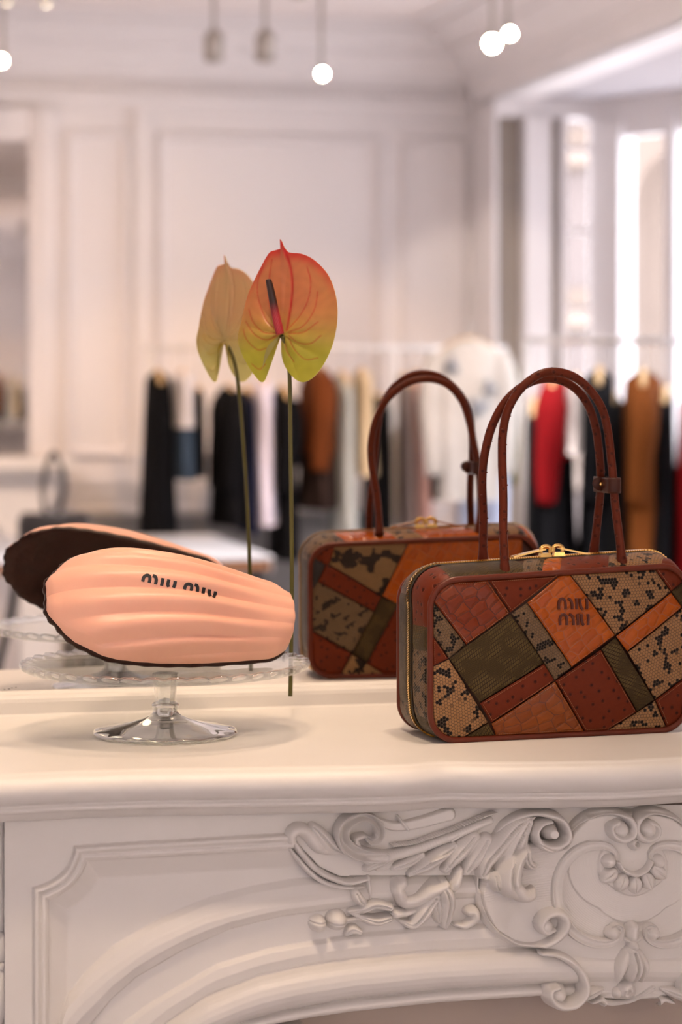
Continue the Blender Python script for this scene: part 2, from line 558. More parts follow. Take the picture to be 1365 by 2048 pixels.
spotlight(ps(530, 118, 10.6), (2.2, -9, 0.6), 'grey unlit spotlight, right of two turned to the far wall', False, 0, 1.2, 0.045)
spotlight(ps(594, -16, 9.8), (2.0, -9, 1.0), 'grey unlit spotlight at the very top of the reflection', False, 0, 1.2, 0.045)
# lamps over the mantel and the shop floor (above the picture)
spotlight((0.78, -0.36, 3.0), (0.60, -0.24, 1.1), 'lit spotlight straight above the mantelpiece', True, 36, 1.0, 0.06, soft=0.10)
spotlight((0.25, -1.1, 3.0), (0.32, -0.22, 1.15), 'lit spotlight above and left in front of the mantelpiece', True, 58, 0.55, 0.06, soft=0.12)
for i, (x, y, tx, ty, tz) in enumerate([(-1.2, -4.2, -1.4, -4.4, 0), (1.4, -5.2, 1.5, -5.4, 0), (-0.6, -6.4, -0.3, -8.9, 0.9), (1.7, -6.3, 1.75, -8.9, 0.7), (2.5, -6.3, 2.55, -8.9, 0.9), (2.9, -5.6, 3.0, -7.0, 0.6), (1.1, -6.3, 1.1, -9.0, 0.9)]):
    spotlight((x, y, 3.1), (tx, ty, tz), ['lit spotlight over the left shop floor', 'lit spotlight over the middle of the shop floor', 'lit spotlight turned to the left end of the far wall', 'lit spotlight over the left clothes rail', 'lit spotlight over the end of the left clothes rail', 'lit spotlight over the clothes rail by the window', 'lit spotlight over the far fireplace'][i], True, [520,520,70,80,80,200,35][i], [1.7,1.7,1.4,0.75,0.75,1.4,1.2][i], 0.03, color=[(1.0, 0.96, 0.98), (1.0, 0.60, 0.30)][i in (3, 4, 6)])
spotlight((1.9, -6.6, 3.1), (3.34, -8.82, 1.75), 'lit spotlight turned to the corner pilaster by the bay window', True, 95, 0.42, 0.03, color=(1.0, 0.86, 0.74))
# ================================================================== mirror over the mantel
M['mirror'] = mat('mirror_silver', (0.93, 0.905, 0.885), 0.0, metal=1.0)
mir = thing('wall_mirror', (0.5, 0.006, MZ + 0.02), 'large clear wall mirror standing on the white mantelpiece', 'mirror')
MB().box((-1.3, 0.0, MZ + 0.0235), (2.3, 0.011, 3.05)).build('mirror_glass', M['mirror'], mir, False)
lp = [(0.0, 0.0246), (-0.003, 0.0252), (-0.007, 0.0235), (-0.008, 0.0225), (-0.016, 0.0215), (-0.0205, 0.0185), (-0.022, 0.0145), (-0.0225, 0.002), (-0.025, 0.0), (-0.025, -0.002), (0.011, -0.002), (0.011, 0.0246)]
V = []; n = len(lp)
for x in (-1.3, 2.3):
    V += [(x, y, MZ + z) for y, z in lp]
obj('bottom_ledge', V, [(i, (i+1) % n, n + (i+1) % n, n + i) for i in range(n)], M['mantel'], mir, False)
dust = MB()
for px, py, r in ((18, 1378, 0.0016), (24, 1376, 0.0012), (32, 1375, 0.001), (9, 1379, 0.0012)):
    q = P(px, py, -0.0006); dust.lathe([(0.0002, -0.0003), (r, 0), (0.0002, 0.0003)], q, 7)
dust.build('tarnish_spot', mat('tarnish', (0.03, 0.022, 0.015), 0.9), mir)

# ================================================================== mantelpiece
c0 = P(1245, 1560, -0.475)
XC = c0[0]
man = thing('mantelpiece', (XC, -0.2, 0), 'white painted carved mantelpiece with serpentine shelf and scrollwork frieze', 'mantelpiece')
EDGE = [(-330, -.448), (-150, -.432), (0, -.421), (150, -.416), (300, -.419), (461, -.431), (650, -.443), (739, -.4485), (800, -.450), (846, -.4465), (868, -.4405), (878, -.4345),
        (890, -.438), (930, -.4465), (1023, -.457), (1130, -.466), (1245, -.473)]
ex = np.array([P(a, 1535, b)[0] for a, b in EDGE]); ey = np.array([b for a, b in EDGE])
def edge_y(X):
    Xm = XC - abs(X - XC)
    return float(np.interp(Xm, ex, ey))
NS = 420
XS = np.linspace(-1.0, 2 * XC + 1.0, NS)
ye = np.array([edge_y(x) for x in XS])
k5 = np.array([1, 2, 3, 2, 1.0]); k5 /= k5.sum()
ye = np.convolve(np.pad(ye, 2, mode='edge'), k5, 'valid')
# shelf profile: (outward from the crease, height)
SP = [(-0.50, 0.0), (-0.25, 0.0), (-0.06, 0.0), (-0.012, 0.0), (-0.004, 0.0), (-0.0015, -0.0012), (0.0, -0.0022), (0.004, -0.0026), (0.0085, -0.0055), (0.0125, -0.0105),
      (0.0138, -0.0155), (0.0125, -0.0205), (0.009, -0.0255), (0.004, -0.0290), (0.001, -0.0300), (0.001, -0.0315), (0.0035, -0.0325), (0.0040, -0.0350), (0.0022, -0.0372), (-0.001, -0.0378),
      (-0.004, -0.0395), (-0.0075, -0.0430), (-0.012, -0.0462), (-0.018, -0.0480), (-0.024, -0.0485), (-0.16, -0.0485)]
V = []
for o, z in SP:
    for i in range(NS):
        y = min(-0.001, ye[i] - o) if o > -0.3 else -0.0
        if o == -0.25: y = -0.2
        if o == -0.16: y = -0.05
        V.append((XS[i], y, MZ + z))
obj('shelf', V, gridfaces(len(SP), NS), M['mantel'], man)

# ---- frieze: moulded face, drawn in picture coordinates on the face plane
def yface(px): return np.interp(px, [-200, 0, 600, 1000, 1245, 1500], [-.383, -.388, -.404, -.417, -.424, -.424])
def face_point(px, py, h):
    """base point on the curved face, pushed out by h towards the room"""
    px = np.asarray(px, float); py = np.asarray(py, float)
    u = (px - CXP) / FPX; v = (py - HORZ) / FPX
    yf = yface(px)
    rx = ST + u * CT; ry = CT - u * ST
    t = (yf + D) / ry
    return np.stack([rx * t, yf - h, EYE[2] - v * t], -1)
Z1 = lambda a: [(x / 1.95, 1500 + y / 1.95) for x, y in a]
def sm(t): t = np.clip(t, 0, 1); return t * t * (3 - 2 * t)
ARCH = [Z1([(215, 1180), (240, 1060), (270, 965), (345, 870), (450, 770), (640, 660), (830, 580), (990, 540), (1140, 512), (1365, 492)]),
        Z1([(180, 1180), (210, 1100), (245, 1030), (330, 935), (420, 860), (600, 740), (800, 650), (1000, 600), (1350, 550), (1700, 520)]),
        Z1([(240, 1220), (300, 1130), (365, 1060), (440, 970), (530, 890), (720, 780), (900, 700), (1100, 650), (1365, 615), (1800, 580)]),
        Z1([(400, 1180), (490, 1065), (560, 1010), (640, 960), (850, 840), (1050, 780), (1365, 725), (1650, 695), (1990, 680)]),
        Z1([(560, 1150), (650, 1060), (800, 960), (1000, 880), (1180, 840), (1365, 812), (1650, 785), (1990, 768)]),
        Z1([(760, 1130), (920, 1060), (1100, 1010), (1365, 965), (1700, 930), (2090, 908)]),
        Z1([(860, 1130), (1030, 1068), (1200, 1038), (1365, 1015), (1700, 980), (2090, 954)])]
ARCH = [np.array(a) for a in ARCH]
def arow(k, px):
    a = ARCH[k]
    r = np.interp(px, a[:, 0], a[:, 1])
    sl = (a[1, 1] - a[0, 1]) / (a[1, 0] - a[0, 0])
    return np.where(px < a[0, 0], a[0, 1] + sl * (px - a[0, 0]) * 1.5, r)
PANEL = [(65, 2300), (65, 1774), (85, 1769), (103, 1761), (118, 1751), (128, 1741), (136, 1730), (141, 1718), (146, 1704), (148, 1691), (300, 1682), (575, 1666)]
PANEL = np.array(PANEL, float)
def poly_dist(px, py, poly):
    d = np.full(px.shape, 1e9)
    for i in range(len(poly) - 1):
        a = poly[i]; b = poly[i + 1]; ab = b - a
        t = np.clip(((px - a[0]) * ab[0] + (py - a[1]) * ab[1]) / (ab @ ab + 1e-9), 0, 1)
        d = np.minimum(d, np.hypot(px - a[0] - t * ab[0], py - a[1] - t * ab[1]))
    return d
def in_poly(px, py, poly):
    inside = np.zeros(px.shape, bool)
    n = len(poly)
    for i in range(n):
        x0, y0 = poly[i]; x1, y1 = poly[(i + 1) % n]
        c = ((y0 > py) != (y1 > py)) & (px < (x1 - x0) * (py - y0) / (y1 - y0 + 1e-12) + x0)
        inside ^= c
    return inside
def frieze_h(px, py):
    h = np.zeros(px.shape)
    # left panel with a stepped moulding
    closed = np.vstack([PANEL, [(640, 1735)], [(760, 1790)], [(900, 2300)]])
    ins = in_poly(px, py, closed)
    d = poly_dist(px, py, PANEL)
    hp = np.interp(d, [0, 2, 3.5, 9, 14, 17, 20, 24, 30, 34, 38, 70, 74, 400],
                      [0, .0035, .0052, .0056, .0036, .0022, .0036, .0040, .0022, -.0006, -.002, -.0105, -.011, -.011])
    h = np.where(ins, np.where(hp > 0, hp * 1.4, hp), h)
    # the arch bands, from the panel down to the opening
    R = [arow(k, px) for k in range(7)]
    prof = [(R[0] - 2, None), (R[0], -.0105), (R[0] + (R[1]-R[0])*.35, -.004), (R[1] - 3, .0005), (R[1], .0015), (R[1] + (R[2]-R[1])*.25, .0042), (R[1] + (R[2]-R[1])*.55, .0042), (R[1] + (R[2]-R[1])*.8, .001),
            (R[2] - 2, -.0005), (R[2], -.003), (R[3] - 2, -.003), (R[3], -.001), (R[3] + (R[4]-R[3])*.12, .0025), (R[3] + (R[4]-R[3])*.5, .0052), (R[4] - 4, .003), (R[4] - 1, .001), (R[4] + 2, .002)]
    rows = [p[0] for p in prof[1:]]; hs = [p[1] for p in prof[1:]]
    # big torus
    for f in (.06, .14, .25, .4, .55, .7, .82, .92, .985):
        rows.append(R[4] + 2 + (R[5] - R[4] - 2) * f); hs.append(.002 + .020 * math.sqrt(max(0, 1 - (2*f - 1)**2)))
    for f in (.0, .12, .3, .5, .7, .88, 1.0):
        rows.append(R[5] + (R[6] - R[5]) * f); hs.append(.004 + .011 * math.sqrt(max(0, 1 - (2*f - 1)**2)))
    below = py > rows[0]
    ha = np.full(px.shape, hs[-1])
    for i in range(len(rows) - 1):
        w = (py >= rows[i]) & (py < rows[i + 1])
        t = (py - rows[i]) / np.maximum(rows[i + 1] - rows[i], 1e-3)
        ha = np.where(w, hs[i] * (1 - t) + hs[i + 1] * t, ha)
    cut = py > rows[-1]
    right = px > 600
    reg = below & (ins | right)
    h = np.where(reg, ha, h)
    return h, cut & (px > 380)
# wide field right of the panel is flat
step = 1.6
gx = np.arange(10, 1500, step); gy = np.arange(1610, 2120, step)
GX, GY = np.meshgrid(gx, gy)
hh, cut = frieze_h(GX, GY)
fp = face_point(GX, GY, hh)
keep = ~cut
nr, nc = GX.shape
F = [f for f in gridfaces(nr, nc) if keep.ravel()[list(f)].all()]
obj('frieze', fp.reshape(-1, 3), F, M['mantel'], man)
# inner return of the arch, hearth panel, body behind
e = [(x, float(arow(6, np.array(x)))) for x in np.arange(380, 1500, 12)]
V = []
for (x, r) in e:
    p = face_point(x, r, .004); V.append(tuple(p))
for (x, r) in e:
    p = face_point(x, r, .004); V.append((p[0], p[1] + 0.11, p[2]))
n = len(e)
obj('arch_return', V, [(i, i+1, n+i+1, n+i) for i in range(n-1)], M['mantel'], man)
xl = face_point(10, 1700, 0)[0]; xr2 = 2*XC - xl
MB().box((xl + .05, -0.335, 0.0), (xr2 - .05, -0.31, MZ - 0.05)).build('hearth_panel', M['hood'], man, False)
jm = MB()
jm.box((xl, -0.383, 0.0), (xl + 0.30, -0.02, MZ - 0.27), 0.002)
jm.build('jamb', M['mantel'], man, False)
MB().box((xr2 - 0.30, -0.383, 0.0), (xr2, -0.02, MZ - 0.27), 0.002).build('jamb', M['mantel'], man, False)
MB().box((xl, -0.386, MZ - 0.30), (xl + 0.004, -0.02, MZ - 0.048)).build('return_panel', M['mantel'], man, False)
MB().box((xl + 0.85, -0.40, MZ - 0.2), (xr2, -0.38, MZ - 0.05)).build('frieze_backing', M['mantel'], man, False)
sd = MB()
sd.box((xl - 0.16, -0.372, 0.0), (xl, -0.02, MZ - 0.05), 0.002)
sd.build('side_block', M['mantel'], man, False)
so = MB()
for (px, py, rx, rz) in ((2, 1896, .010, .016), (1, 1930, .008, .006), (2, 1985, .008, .03)):
    q = P(px, py, -0.373); so.lathe([(0.0005, -rz), (rx*.7, -rz*.7), (rx, 0), (rx*.7, rz*.7), (0.0005, rz)], q, 14)
so.build('side_carving', M['mantel'], man)

# ---- carved relief: strokes of rounded section, blended by maximum
def stroke(PX, PY, pts, rad, hgt, kind='round', n=10):
    pts = np.asarray(pts, float); m = len(pts)
    rad = np.broadcast_to(np.asarray(rad, float), (m,)); hgt = np.broadcast_to(np.asarray(hgt, float), (m,))
    C = catmull(np.column_stack([pts, rad, hgt]), n) if m > 1 else np.column_stack([pts, rad, hgt])
    best = np.full(PX.shape, 9.0); hb = np.zeros(PX.shape)
    for x, y, r, hq in C:
        r = max(r, 0.6)
        t = np.hypot(PX - x, PY - y) / r
        w = t < best
        best = np.where(w, t, best); hb = np.where(w, hq, hb)
    t = best
    if kind == 'round': p = np.sqrt(np.clip(1 - t*t, 0, 1))
    elif kind == 'flat': p = np.clip((1 - t) / .35, 0, 1) ** .5
    elif kind == 'hollow': p = np.where(t < .72, .42 + .58 * (t / .72) ** 2, np.sqrt(np.clip(1 - ((t - .72) / .28) ** 2, 0, 1)))
    elif kind == 'leaf': p = np.sqrt(np.clip(1 - t*t, 0, 1)) * (1 - .30 * np.exp(-(t / .16) ** 2))
    return np.where(t < 1, hb * p, -(t - 1) * .02)
def ell(PX, PY, c, rx, ry, h, rot=0):
    a = math.radians(rot)
    dx, dy = PX - c[0], PY - c[1]
    t = np.hypot((dx*math.cos(a) + dy*math.sin(a)) / rx, (-dx*math.sin(a) + dy*math.cos(a)) / ry)
    return np.where(t < 1, h * np.sqrt(np.clip(1 - t*t, 0, 1)), -(t - 1) * .02)
def carve(name, box, fn, step=1.4, base=None, label=None, gain=1.35):
    x0, y0, x1, y1 = box
    if x1 - x0 < 12: return None
    A, B = np.meshgrid(np.arange(x0, x1, step), np.arange(y0, y1, step))
    h = fn(A, B)
    k = h > -.0025
    h = np.where(h > 0, h * gain, h)
    off = base(A, B) if base is not None else 0.0
    V = face_point(A, B, h + off).reshape(-1, 3)
    kk = k.ravel()
    F = [f for f in gridfaces(*A.shape) if kk[f[0]] or kk[f[1]] or kk[f[2]] or kk[f[3]]]
    if len(F) < 20: return None
    used = np.unique(np.array(F).ravel())
    rem = -np.ones(len(V), int); rem[used] = np.arange(len(used))
    o = obj(name, V[used], [[rem[i] for i in f] for f in F], M['mantel'], man)
    if label: o['label'] = label
    return o
ZA = lambda a: [(560 + x / 3.4125, 1590 + y / 3.4125) for x, y in a]     # left-hand close-up
ZB = lambda a: [(930 + x / 3.138, 1590 + y / 3.138) for x, y in a]       # cartouche close-up
SA = lambda r: np.array(r) / 3.4125
SB = lambda r: np.array(r) / 3.138
CART0 = .014
def mx(*hs):
    o = hs[0]
    for q in hs[1:]: o = np.maximum(o, q)
    return o
bz = lambda A, B: np.maximum(frieze_h(A, B)[0], -.001) * .6

# left-hand scrollwork -------------------------------------------------
carve('scroll_moulding', (560, 1655, 760, 1840), lambda A, B: mx(
    stroke(A, B, ZA([(95, 320), (150, 400), (230, 490), (340, 560), (470, 595), (590, 570)]), SA([20, 22, 22, 22, 20, 14]), .006),
    stroke(A, B, ZA([(60, 360), (120, 430), (200, 520), (310, 600), (440, 630), (570, 625)]), SA([10, 14, 16, 16, 14, 10]), .004),
    stroke(A, B, ZA([(598, 555), (606, 620), (612, 700)]), SA([14, 14, 12]), .005)))
carve('curled_leaf', (560, 1630, 700, 1730), lambda A, B: mx(
    stroke(A, B, ZA([(80, 310), (75, 260), (120, 225), (190, 260), (270, 350), (420, 395)]), SA([30, 42, 45, 50, 46, 14]), [.008, .010, .012, .010, .008, .003], 'round'),
    stroke(A, B, ZA([(215, 205), (270, 260), (340, 340), (430, 395)]), SA([26, 46, 48, 12]), [.010, .012, .010, .004], 'leaf')))
carve('volute', (655, 1615, 990, 1740), lambda A, B: mx(
    stroke(A, B, ZA([(700, 410), (590, 400), (490, 370), (420, 310), (405, 235), (445, 165), (540, 130), (625, 160), (665, 225), (655, 285), (615, 308), (585, 285)]),
           SA([38, 46, 52, 48, 44, 40, 36, 34, 32, 28, 24, 20]), [.012, .015, .017, .018, .018, .018, .017, .016, .015, .013, .012, .009], 'hollow', 14),
    stroke(A, B, ZA([(600, 430), (760, 405), (930, 360), (1120, 290), (1300, 215), (1420, 165)]), SA([46, 42, 40, 38, 36, 30]), [.010, .010, .009, .009, .010, .010], 'round'),
    stroke(A, B, ZA([(560, 270), (500, 290), (520, 340)]), SA([22, 26, 26]), [.010, .012, .010], 'round')))
carve('bead_string', (770, 1620, 1010, 1700), lambda A, B: mx(*[ell(A, B, p, 3.2, 2.6, .004) for p in catmull(ZA([(760, 335), (900, 315), (1050, 265), (1200, 210), (1365, 140), (1460, 110)]), 9)]), step=0.9,
      base=lambda A, B: .008)
carve('wing_leaf', (700, 1605, 960, 1665), lambda A, B: mx(
    stroke(A, B, ZA([(660, 175), (780, 210), (930, 190), (1150, 130)]), SA([30, 34, 40, 50]), .005, 'flat'),
    stroke(A, B, ZA([(800, 140), (840, 200), (870, 235)]), SA([10, 16, 8]), .0075, 'round')))
carve('acanthus_fringe', (715, 1660, 1000, 1765), lambda A, B: mx(
    stroke(A, B, ZA([(740, 430), (660, 460), (590, 495)]), SA([24, 34, 30]), [.008, .010, .008], 'leaf'),
    stroke(A, B, ZA([(660, 500), (720, 480), (760, 440)]), SA([18, 26, 16]), [.006, .008, .006], 'leaf'),
    stroke(A, B, ZA([(960, 400), (870, 450), (780, 490)]), SA([26, 38, 28]), [.008, .011, .007], 'leaf'),
    stroke(A, B, ZA([(1180, 340), (1080, 400), (980, 470), (880, 535)]), SA([34, 52, 50, 22]), [.010, .014, .013, .005], 'leaf'),
    stroke(A, B, ZA([(1000, 430), (1050, 410), (1120, 390)]), SA([16, 22, 12]), [.017, .017, .013], 'round'),
    stroke(A, B, ZA([(1310, 280), (1220, 370), (1120, 500)]), SA([50, 62, 30]), [.010, .014, .009], 'leaf'),
    stroke(A, B, ZA([(1400, 300), (1330, 400), (1260, 510)]), SA([50, 66, 34]), [.010, .014, .010], 'leaf'),
    stroke(A, B, ZA([(1160, 300), (1260, 230), (1380, 180)]), SA([20, 24, 22]), [.009, .010, .011], 'round')))
carve('acanthus_stalk', (880, 1725, 940, 1785), lambda A, B: mx(
    stroke(A, B, ZA([(1215, 500), (1190, 580), (1165, 620)]), SA([28, 42, 44]), [.010, .013, .010], 'round')))
carve('leaf_cluster', (690, 1740, 960, 1870), lambda A, B: mx(
    stroke(A, B, ZA([(830, 590), (795, 630), (840, 720), (930, 710), (1020, 640), (1110, 600)]), SA([40, 46, 46, 46, 52, 40]), [.011, .012, .009, .011, .014, .014], 'round'),
    stroke(A, B, ZA([(815, 850), (900, 875), (970, 790), (1040, 690)]), SA([14, 36, 56, 50]), [.005, .010, .014, .012], 'leaf'),
    stroke(A, B, ZA([(1090, 600), (1130, 700), (1130, 800), (1120, 885)]), SA([40, 56, 46, 26]), [.013, .017, .013, .009], 'leaf'),
    stroke(A, B, ZA([(1040, 680), (1060, 760), (1080, 850)]), SA([36, 46, 24]), [.011, .012, .007], 'leaf'),
    stroke(A, B, ZA([(1190, 880), (1260, 885), (1315, 840), (1315, 790), (1280, 790)]), SA([14, 24, 34, 38, 30]), [.005, .008, .011, .012, .010], 'round'),
    stroke(A, B, ZA([(780, 800), (850, 800), (930, 780)]), SA([36, 26, 18]), [.011, .008, .007], 'round')), base=bz)
carve('bud_spray', (608, 1765, 800, 1880), lambda A, B: mx(
    stroke(A, B, ZA([(510, 660), (530, 700), (580, 740)]), SA([34, 38, 22]), [.010, .011, .007], 'leaf'),
    stroke(A, B, ZA([(470, 790), (560, 770), (640, 735), (735, 755)]), SA([12, 30, 36, 32]), [.005, .011, .013, .013], 'leaf'),
    stroke(A, B, ZA([(480, 800), (580, 835), (650, 850), (735, 830)]), SA([12, 28, 36, 32]), [.005, .010, .013, .011], 'leaf'),
    stroke(A, B, ZA([(450, 850), (520, 840), (580, 855)]), SA([12, 14, 12]), .005, 'round'),
    stroke(A, B, ZA([(450, 950), (490, 915), (540, 930)]), SA([14, 34, 22]), [.004, .007, .007], 'leaf'),
    ell(A, B, ZA([(258, 875)])[0], 16.5, 16, .012), ell(A, B, ZA([(385, 850)])[0], 20, 19.5, .014)) - .003 * np.exp(-((B - (ZA([(0, 862)])[0][1]) - (A - 650) * .02) / 1.4) ** 2) * (A < ZA([(460, 0)])[0][0]), base=bz)

# cartouche -------------------------------------------------------------
XM = ZB([(1015, 0)])[0][0]                       # its axis
def mirp(pts): return [(2 * XM - x, y) for x, y in pts]
cart_left = ZB([(640, 175), (740, 105), (880, 90), (1015, 100)])
outline = ZB([(1015, 85), (860, 88), (740, 115), (650, 200), (600, 300), (520, 320), (430, 280), (330, 300), (200, 400), (100, 500), (70, 600), (95, 720), (170, 850), (300, 930), (440, 945),
              (470, 960), (600, 1010), (690, 1120), (700, 1220), (800, 1270), (1015, 1285)])
outline = np.array(list(outline) + mirp(outline)[::-1])
def cart_base(A, B):
    d = poly_dist(A, B, np.vstack([outline, outline[:1]]))
    ins = in_poly(A, B, outline)
    sd_ = np.where(ins, d, -d)
    h = np.interp(sd_, [-20, 0, 3, 8, 400], [-.02, 0, .008, CART0, CART0])
    # dished left and right shoulders, slightly bellied middle
    r = np.hypot((A - XM) / 190, (B - 1800) / 190)
    return np.where(ins, h + .006 * np.clip(1 - r*r, 0, 1), h)
def shell_field(A, B):
    cx, cy = ZB([(1018, 400)])[0]
    dx, dy = A - cx, B - cy
    d = np.hypot(dx, dy * 1.05); th = np.arctan2(dy, dx)
    lobes = lambda n, a: 1 + a * np.abs(np.sin(n * (th + PI / 2) / 2))
    h = np.zeros(A.shape)
    R1 = 66 * lobes(5, .07); R2 = 118 * lobes(5, .09)
    h = h + .0030 * np.clip((R1 - d) / 2.0, 0, 1) + .0030 * np.clip((R2 - d) / 2.0, 0, 1)
    return h + .00022 * np.sin(d * 1.55)
ov_l = ZB([(905, 375), (900, 335), (840, 298), (740, 300), (640, 355), (570, 455), (545, 590), (570, 720), (640, 830), (740, 890), (850, 900), (925, 865), (945, 810)])
oval = np.array(list(ZB([(1015, 380)])) + list(ov_l) + list(ZB([(1015, 850)])) + mirp(ov_l)[::-1])
def cart_full(A, B):
    h = cart_base(A, B)
    ins = in_poly(A, B, oval)
    d = poly_dist(A, B, np.vstack([oval, oval[:1]]))
    f = np.where(ins, np.clip(d / 8, 0, 1), 0)
    f2 = shell_field(A, B)
    # combed hatching in the side shoulders
    hat = .0004 * np.sin(B * 1.3 + A * .25) * ((A < XM - 155) | (A > XM + 155)) * (B < 1800) * (B > 1690)
    cdist = np.hypot(A - ZB([(420, 480)])[0][0], B - ZB([(0, 480)])[0][1])
    dish = -.008 * np.exp(-(((A - ZB([(330, 0)])[0][0]) / 45) ** 2 + ((B - ZB([(0, 780)])[0][1]) / 55) ** 2))
    dish += -.008 * np.exp(-(((A - (2*XM - ZB([(330, 0)])[0][0])) / 45) ** 2 + ((B - ZB([(0, 780)])[0][1]) / 55) ** 2))
    return np.where(h > 0, h + f * (f2 - .0055) + hat + dish, h)
carve('cartouche', (925, 1610, 1500, 2010), cart_full, step=1.5, label='carved cartouche with shell field', gain=1.0)
CB = lambda A, B: np.maximum(cart_base(A, B), 0) - .001
def both(fn):
    """left-hand stroke set and its mirror image"""
    return fn
def sym(pts, side): return pts if side == 0 else mirp(pts)
for side in (0, 1):
    bx = lambda x0, y0, x1, y1: (x0, y0, x1, y1) if side == 0 else (2*XM - x1, y0, min(2*XM - x0, 1480), y1)
    S_ = lambda a: sym(ZB(a), side)
    carve('c_scroll', bx(935, 1740, 1135, 1915), lambda A, B: mx(
        stroke(A, B, S_([(75, 480), (72, 600), (100, 730), (170, 840), (270, 910), (390, 935), (500, 900), (575, 820), (580, 740), (530, 710), (470, 730), (440, 790), (470, 835), (520, 820)]),
               SB([10, 12, 15, 18, 20, 22, 26, 32, 34, 32, 28, 26, 22, 18]), [.006, .006, .006, .007, .007, .008, .010, .013, .014, .013, .012, .011, .010, .008], 'round', 14),
        ell(A, B, S_([(470, 795)])[0], 15, 16, .011)), base=CB)
    carve('volute', bx(975, 1612, 1140, 1700), lambda A, B: mx(
        stroke(A, B, S_([(170, 270), (230, 180), (330, 120), (450, 100), (560, 130), (610, 205), (595, 270), (520, 305), (445, 285), (415, 220), (450, 165), (510, 150)]),
               SB([14, 18, 22, 26, 30, 30, 30, 30, 30, 28, 24, 18]), [.006, .010, .014, .018, .021, .022, .022, .022, .021, .020, .019, .018], 'round', 14),
        ell(A, B, S_([(508, 215)])[0], 17.5, 17.5, .021), stroke(A, B, S_([(508, 215)]), [13], [.0235], 'flat')), base=CB)
    carve('acanthus_leaf', bx(940, 1630, 1075, 1800), lambda A, B: mx(
        stroke(A, B, S_([(420, 120), (300, 190), (200, 300), (120, 400), (95, 490)]), SB([26, 60, 62, 58, 34]), [.010, .016, .018, .017, .012], 'leaf'),
        stroke(A, B, S_([(380, 160), (300, 300), (250, 420), (240, 530), (300, 600)]), SB([40, 70, 78, 76, 36]), [.014, .018, .020, .021, .014], 'leaf'),
        stroke(A, B, S_([(270, 540), (320, 600), (370, 600), (390, 570)]), SB([50, 46, 40, 24]), [.018, .017, .014, .010], 'round'),
        stroke(A, B, S_([(370, 190), (345, 300), (350, 390), (390, 425), (412, 415)]), SB([26, 38, 36, 26, 12]), [.012, .015, .014, .011, .007], 'leaf'),
        stroke(A, B, S_([(150, 480), (160, 540), (180, 570)]), SB([30, 34, 18]), [.014, .014, .008], 'leaf'),
        stroke(A, B, S_([(290, 420), (305, 470), (312, 490)]), SB([26, 20, 8]), [.018, .013, .006], 'leaf')), base=CB)
    carve('crest_scroll', bx(1125, 1608, 1262, 1680), lambda A, B: mx(
        stroke(A, B, S_([(630, 225), (700, 150), (780, 105), (880, 85), (965, 105), (1008, 165), (995, 225), (935, 252), (880, 225), (870, 175), (915, 145)]),
               SB([10, 16, 20, 22, 24, 26, 26, 24, 22, 22, 18]), [.006, .008, .010, .012, .013, .014, .014, .014, .013, .012, .010], 'round', 14),
        ell(A, B, S_([(930, 190)])[0], 17, 17, .014)), base=CB)
    carve('oval_frame', bx(1090, 1675, 1250, 1895), lambda A, B: mx(
        stroke(A, B, S_([(905, 395), (905, 340), (850, 300), (740, 300), (640, 355), (570, 455), (545, 590), (570, 720), (640, 830), (740, 893), (850, 905), (925, 870), (940, 810), (900, 795), (865, 830)]),
               SB([12, 18, 26, 32, 34, 34, 34, 34, 34, 32, 28, 20, 14, 14, 12]), .005, 'hollow', 14),
        ell(A, B, S_([(862, 390)])[0], 14.5, 14.5, .009), ell(A, B, S_([(890, 838)])[0], 13, 13, .008)), base=CB)
    carve('foot_scroll', bx(1068, 1890, 1200, 2012), lambda A, B: mx(
        stroke(A, B, S_([(450, 968), (540, 972), (630, 1020), (700, 1110), (705, 1200), (640, 1270), (550, 1285), (490, 1240), (490, 1185), (540, 1170)]),
               SB([16, 24, 28, 30, 32, 32, 30, 28, 24, 20]), [.009, .012, .014, .015, .017, .018, .018, .017, .016, .014], 'round', 14),
        ell(A, B, S_([(545, 1215)])[0], 18, 18, .015),
        stroke(A, B, S_([(700, 1235), (760, 1210), (830, 1190)]), SB([30, 34, 14]), [.013, .013, .006], 'leaf'),
        stroke(A, B, S_([(760, 1275), (820, 1255), (855, 1285)]), SB([10, 20, 14]), .008, 'round')), base=lambda A, B: .013 + 0 * A)
carve('crest_bead', (1240, 1660, 1275, 1700), lambda A, B: np.where(np.hypot(A - ZB([(1025, 0)])[0][0], (B - ZB([(0, 278)])[0][1]) * .85) < 4.5, .004, ell(A, B, ZB([(1025, 278)])[0], 14, 15, .010)), base=CB)
for (cx_, cy_, rot) in ((862, 478, 52), (937, 522, 22), (1022, 535, 0), (1103, 510, -20), (1170, 458, -50)):
    c_ = ZB([(cx_, cy_)])[0]
    a = math.radians(rot)
    tip = (c_[0] - 15 * math.sin(a), c_[1] + 15 * math.cos(a)); root = (c_[0] + 13 * math.sin(a), c_[1] - 13 * math.cos(a))
    carve('petal', (c_[0] - 32, c_[1] - 32, c_[0] + 32, c_[1] + 32), lambda A, B: stroke(A, B, [root, c_, tip], [7, 13.5, 3.5], [.004, .007, .004], 'leaf'), step=1.1, base=lambda A, B: CB(A, B) + .0035)
carve('shell_hinge', (1205, 1700, 1300, 1750), lambda A, B: stroke(A, B, ZB([(915, 395), (945, 440), (1018, 468), (1085, 440), (1118, 390)]), SB([14, 15, 17, 15, 14]), .010, 'round'), base=CB)
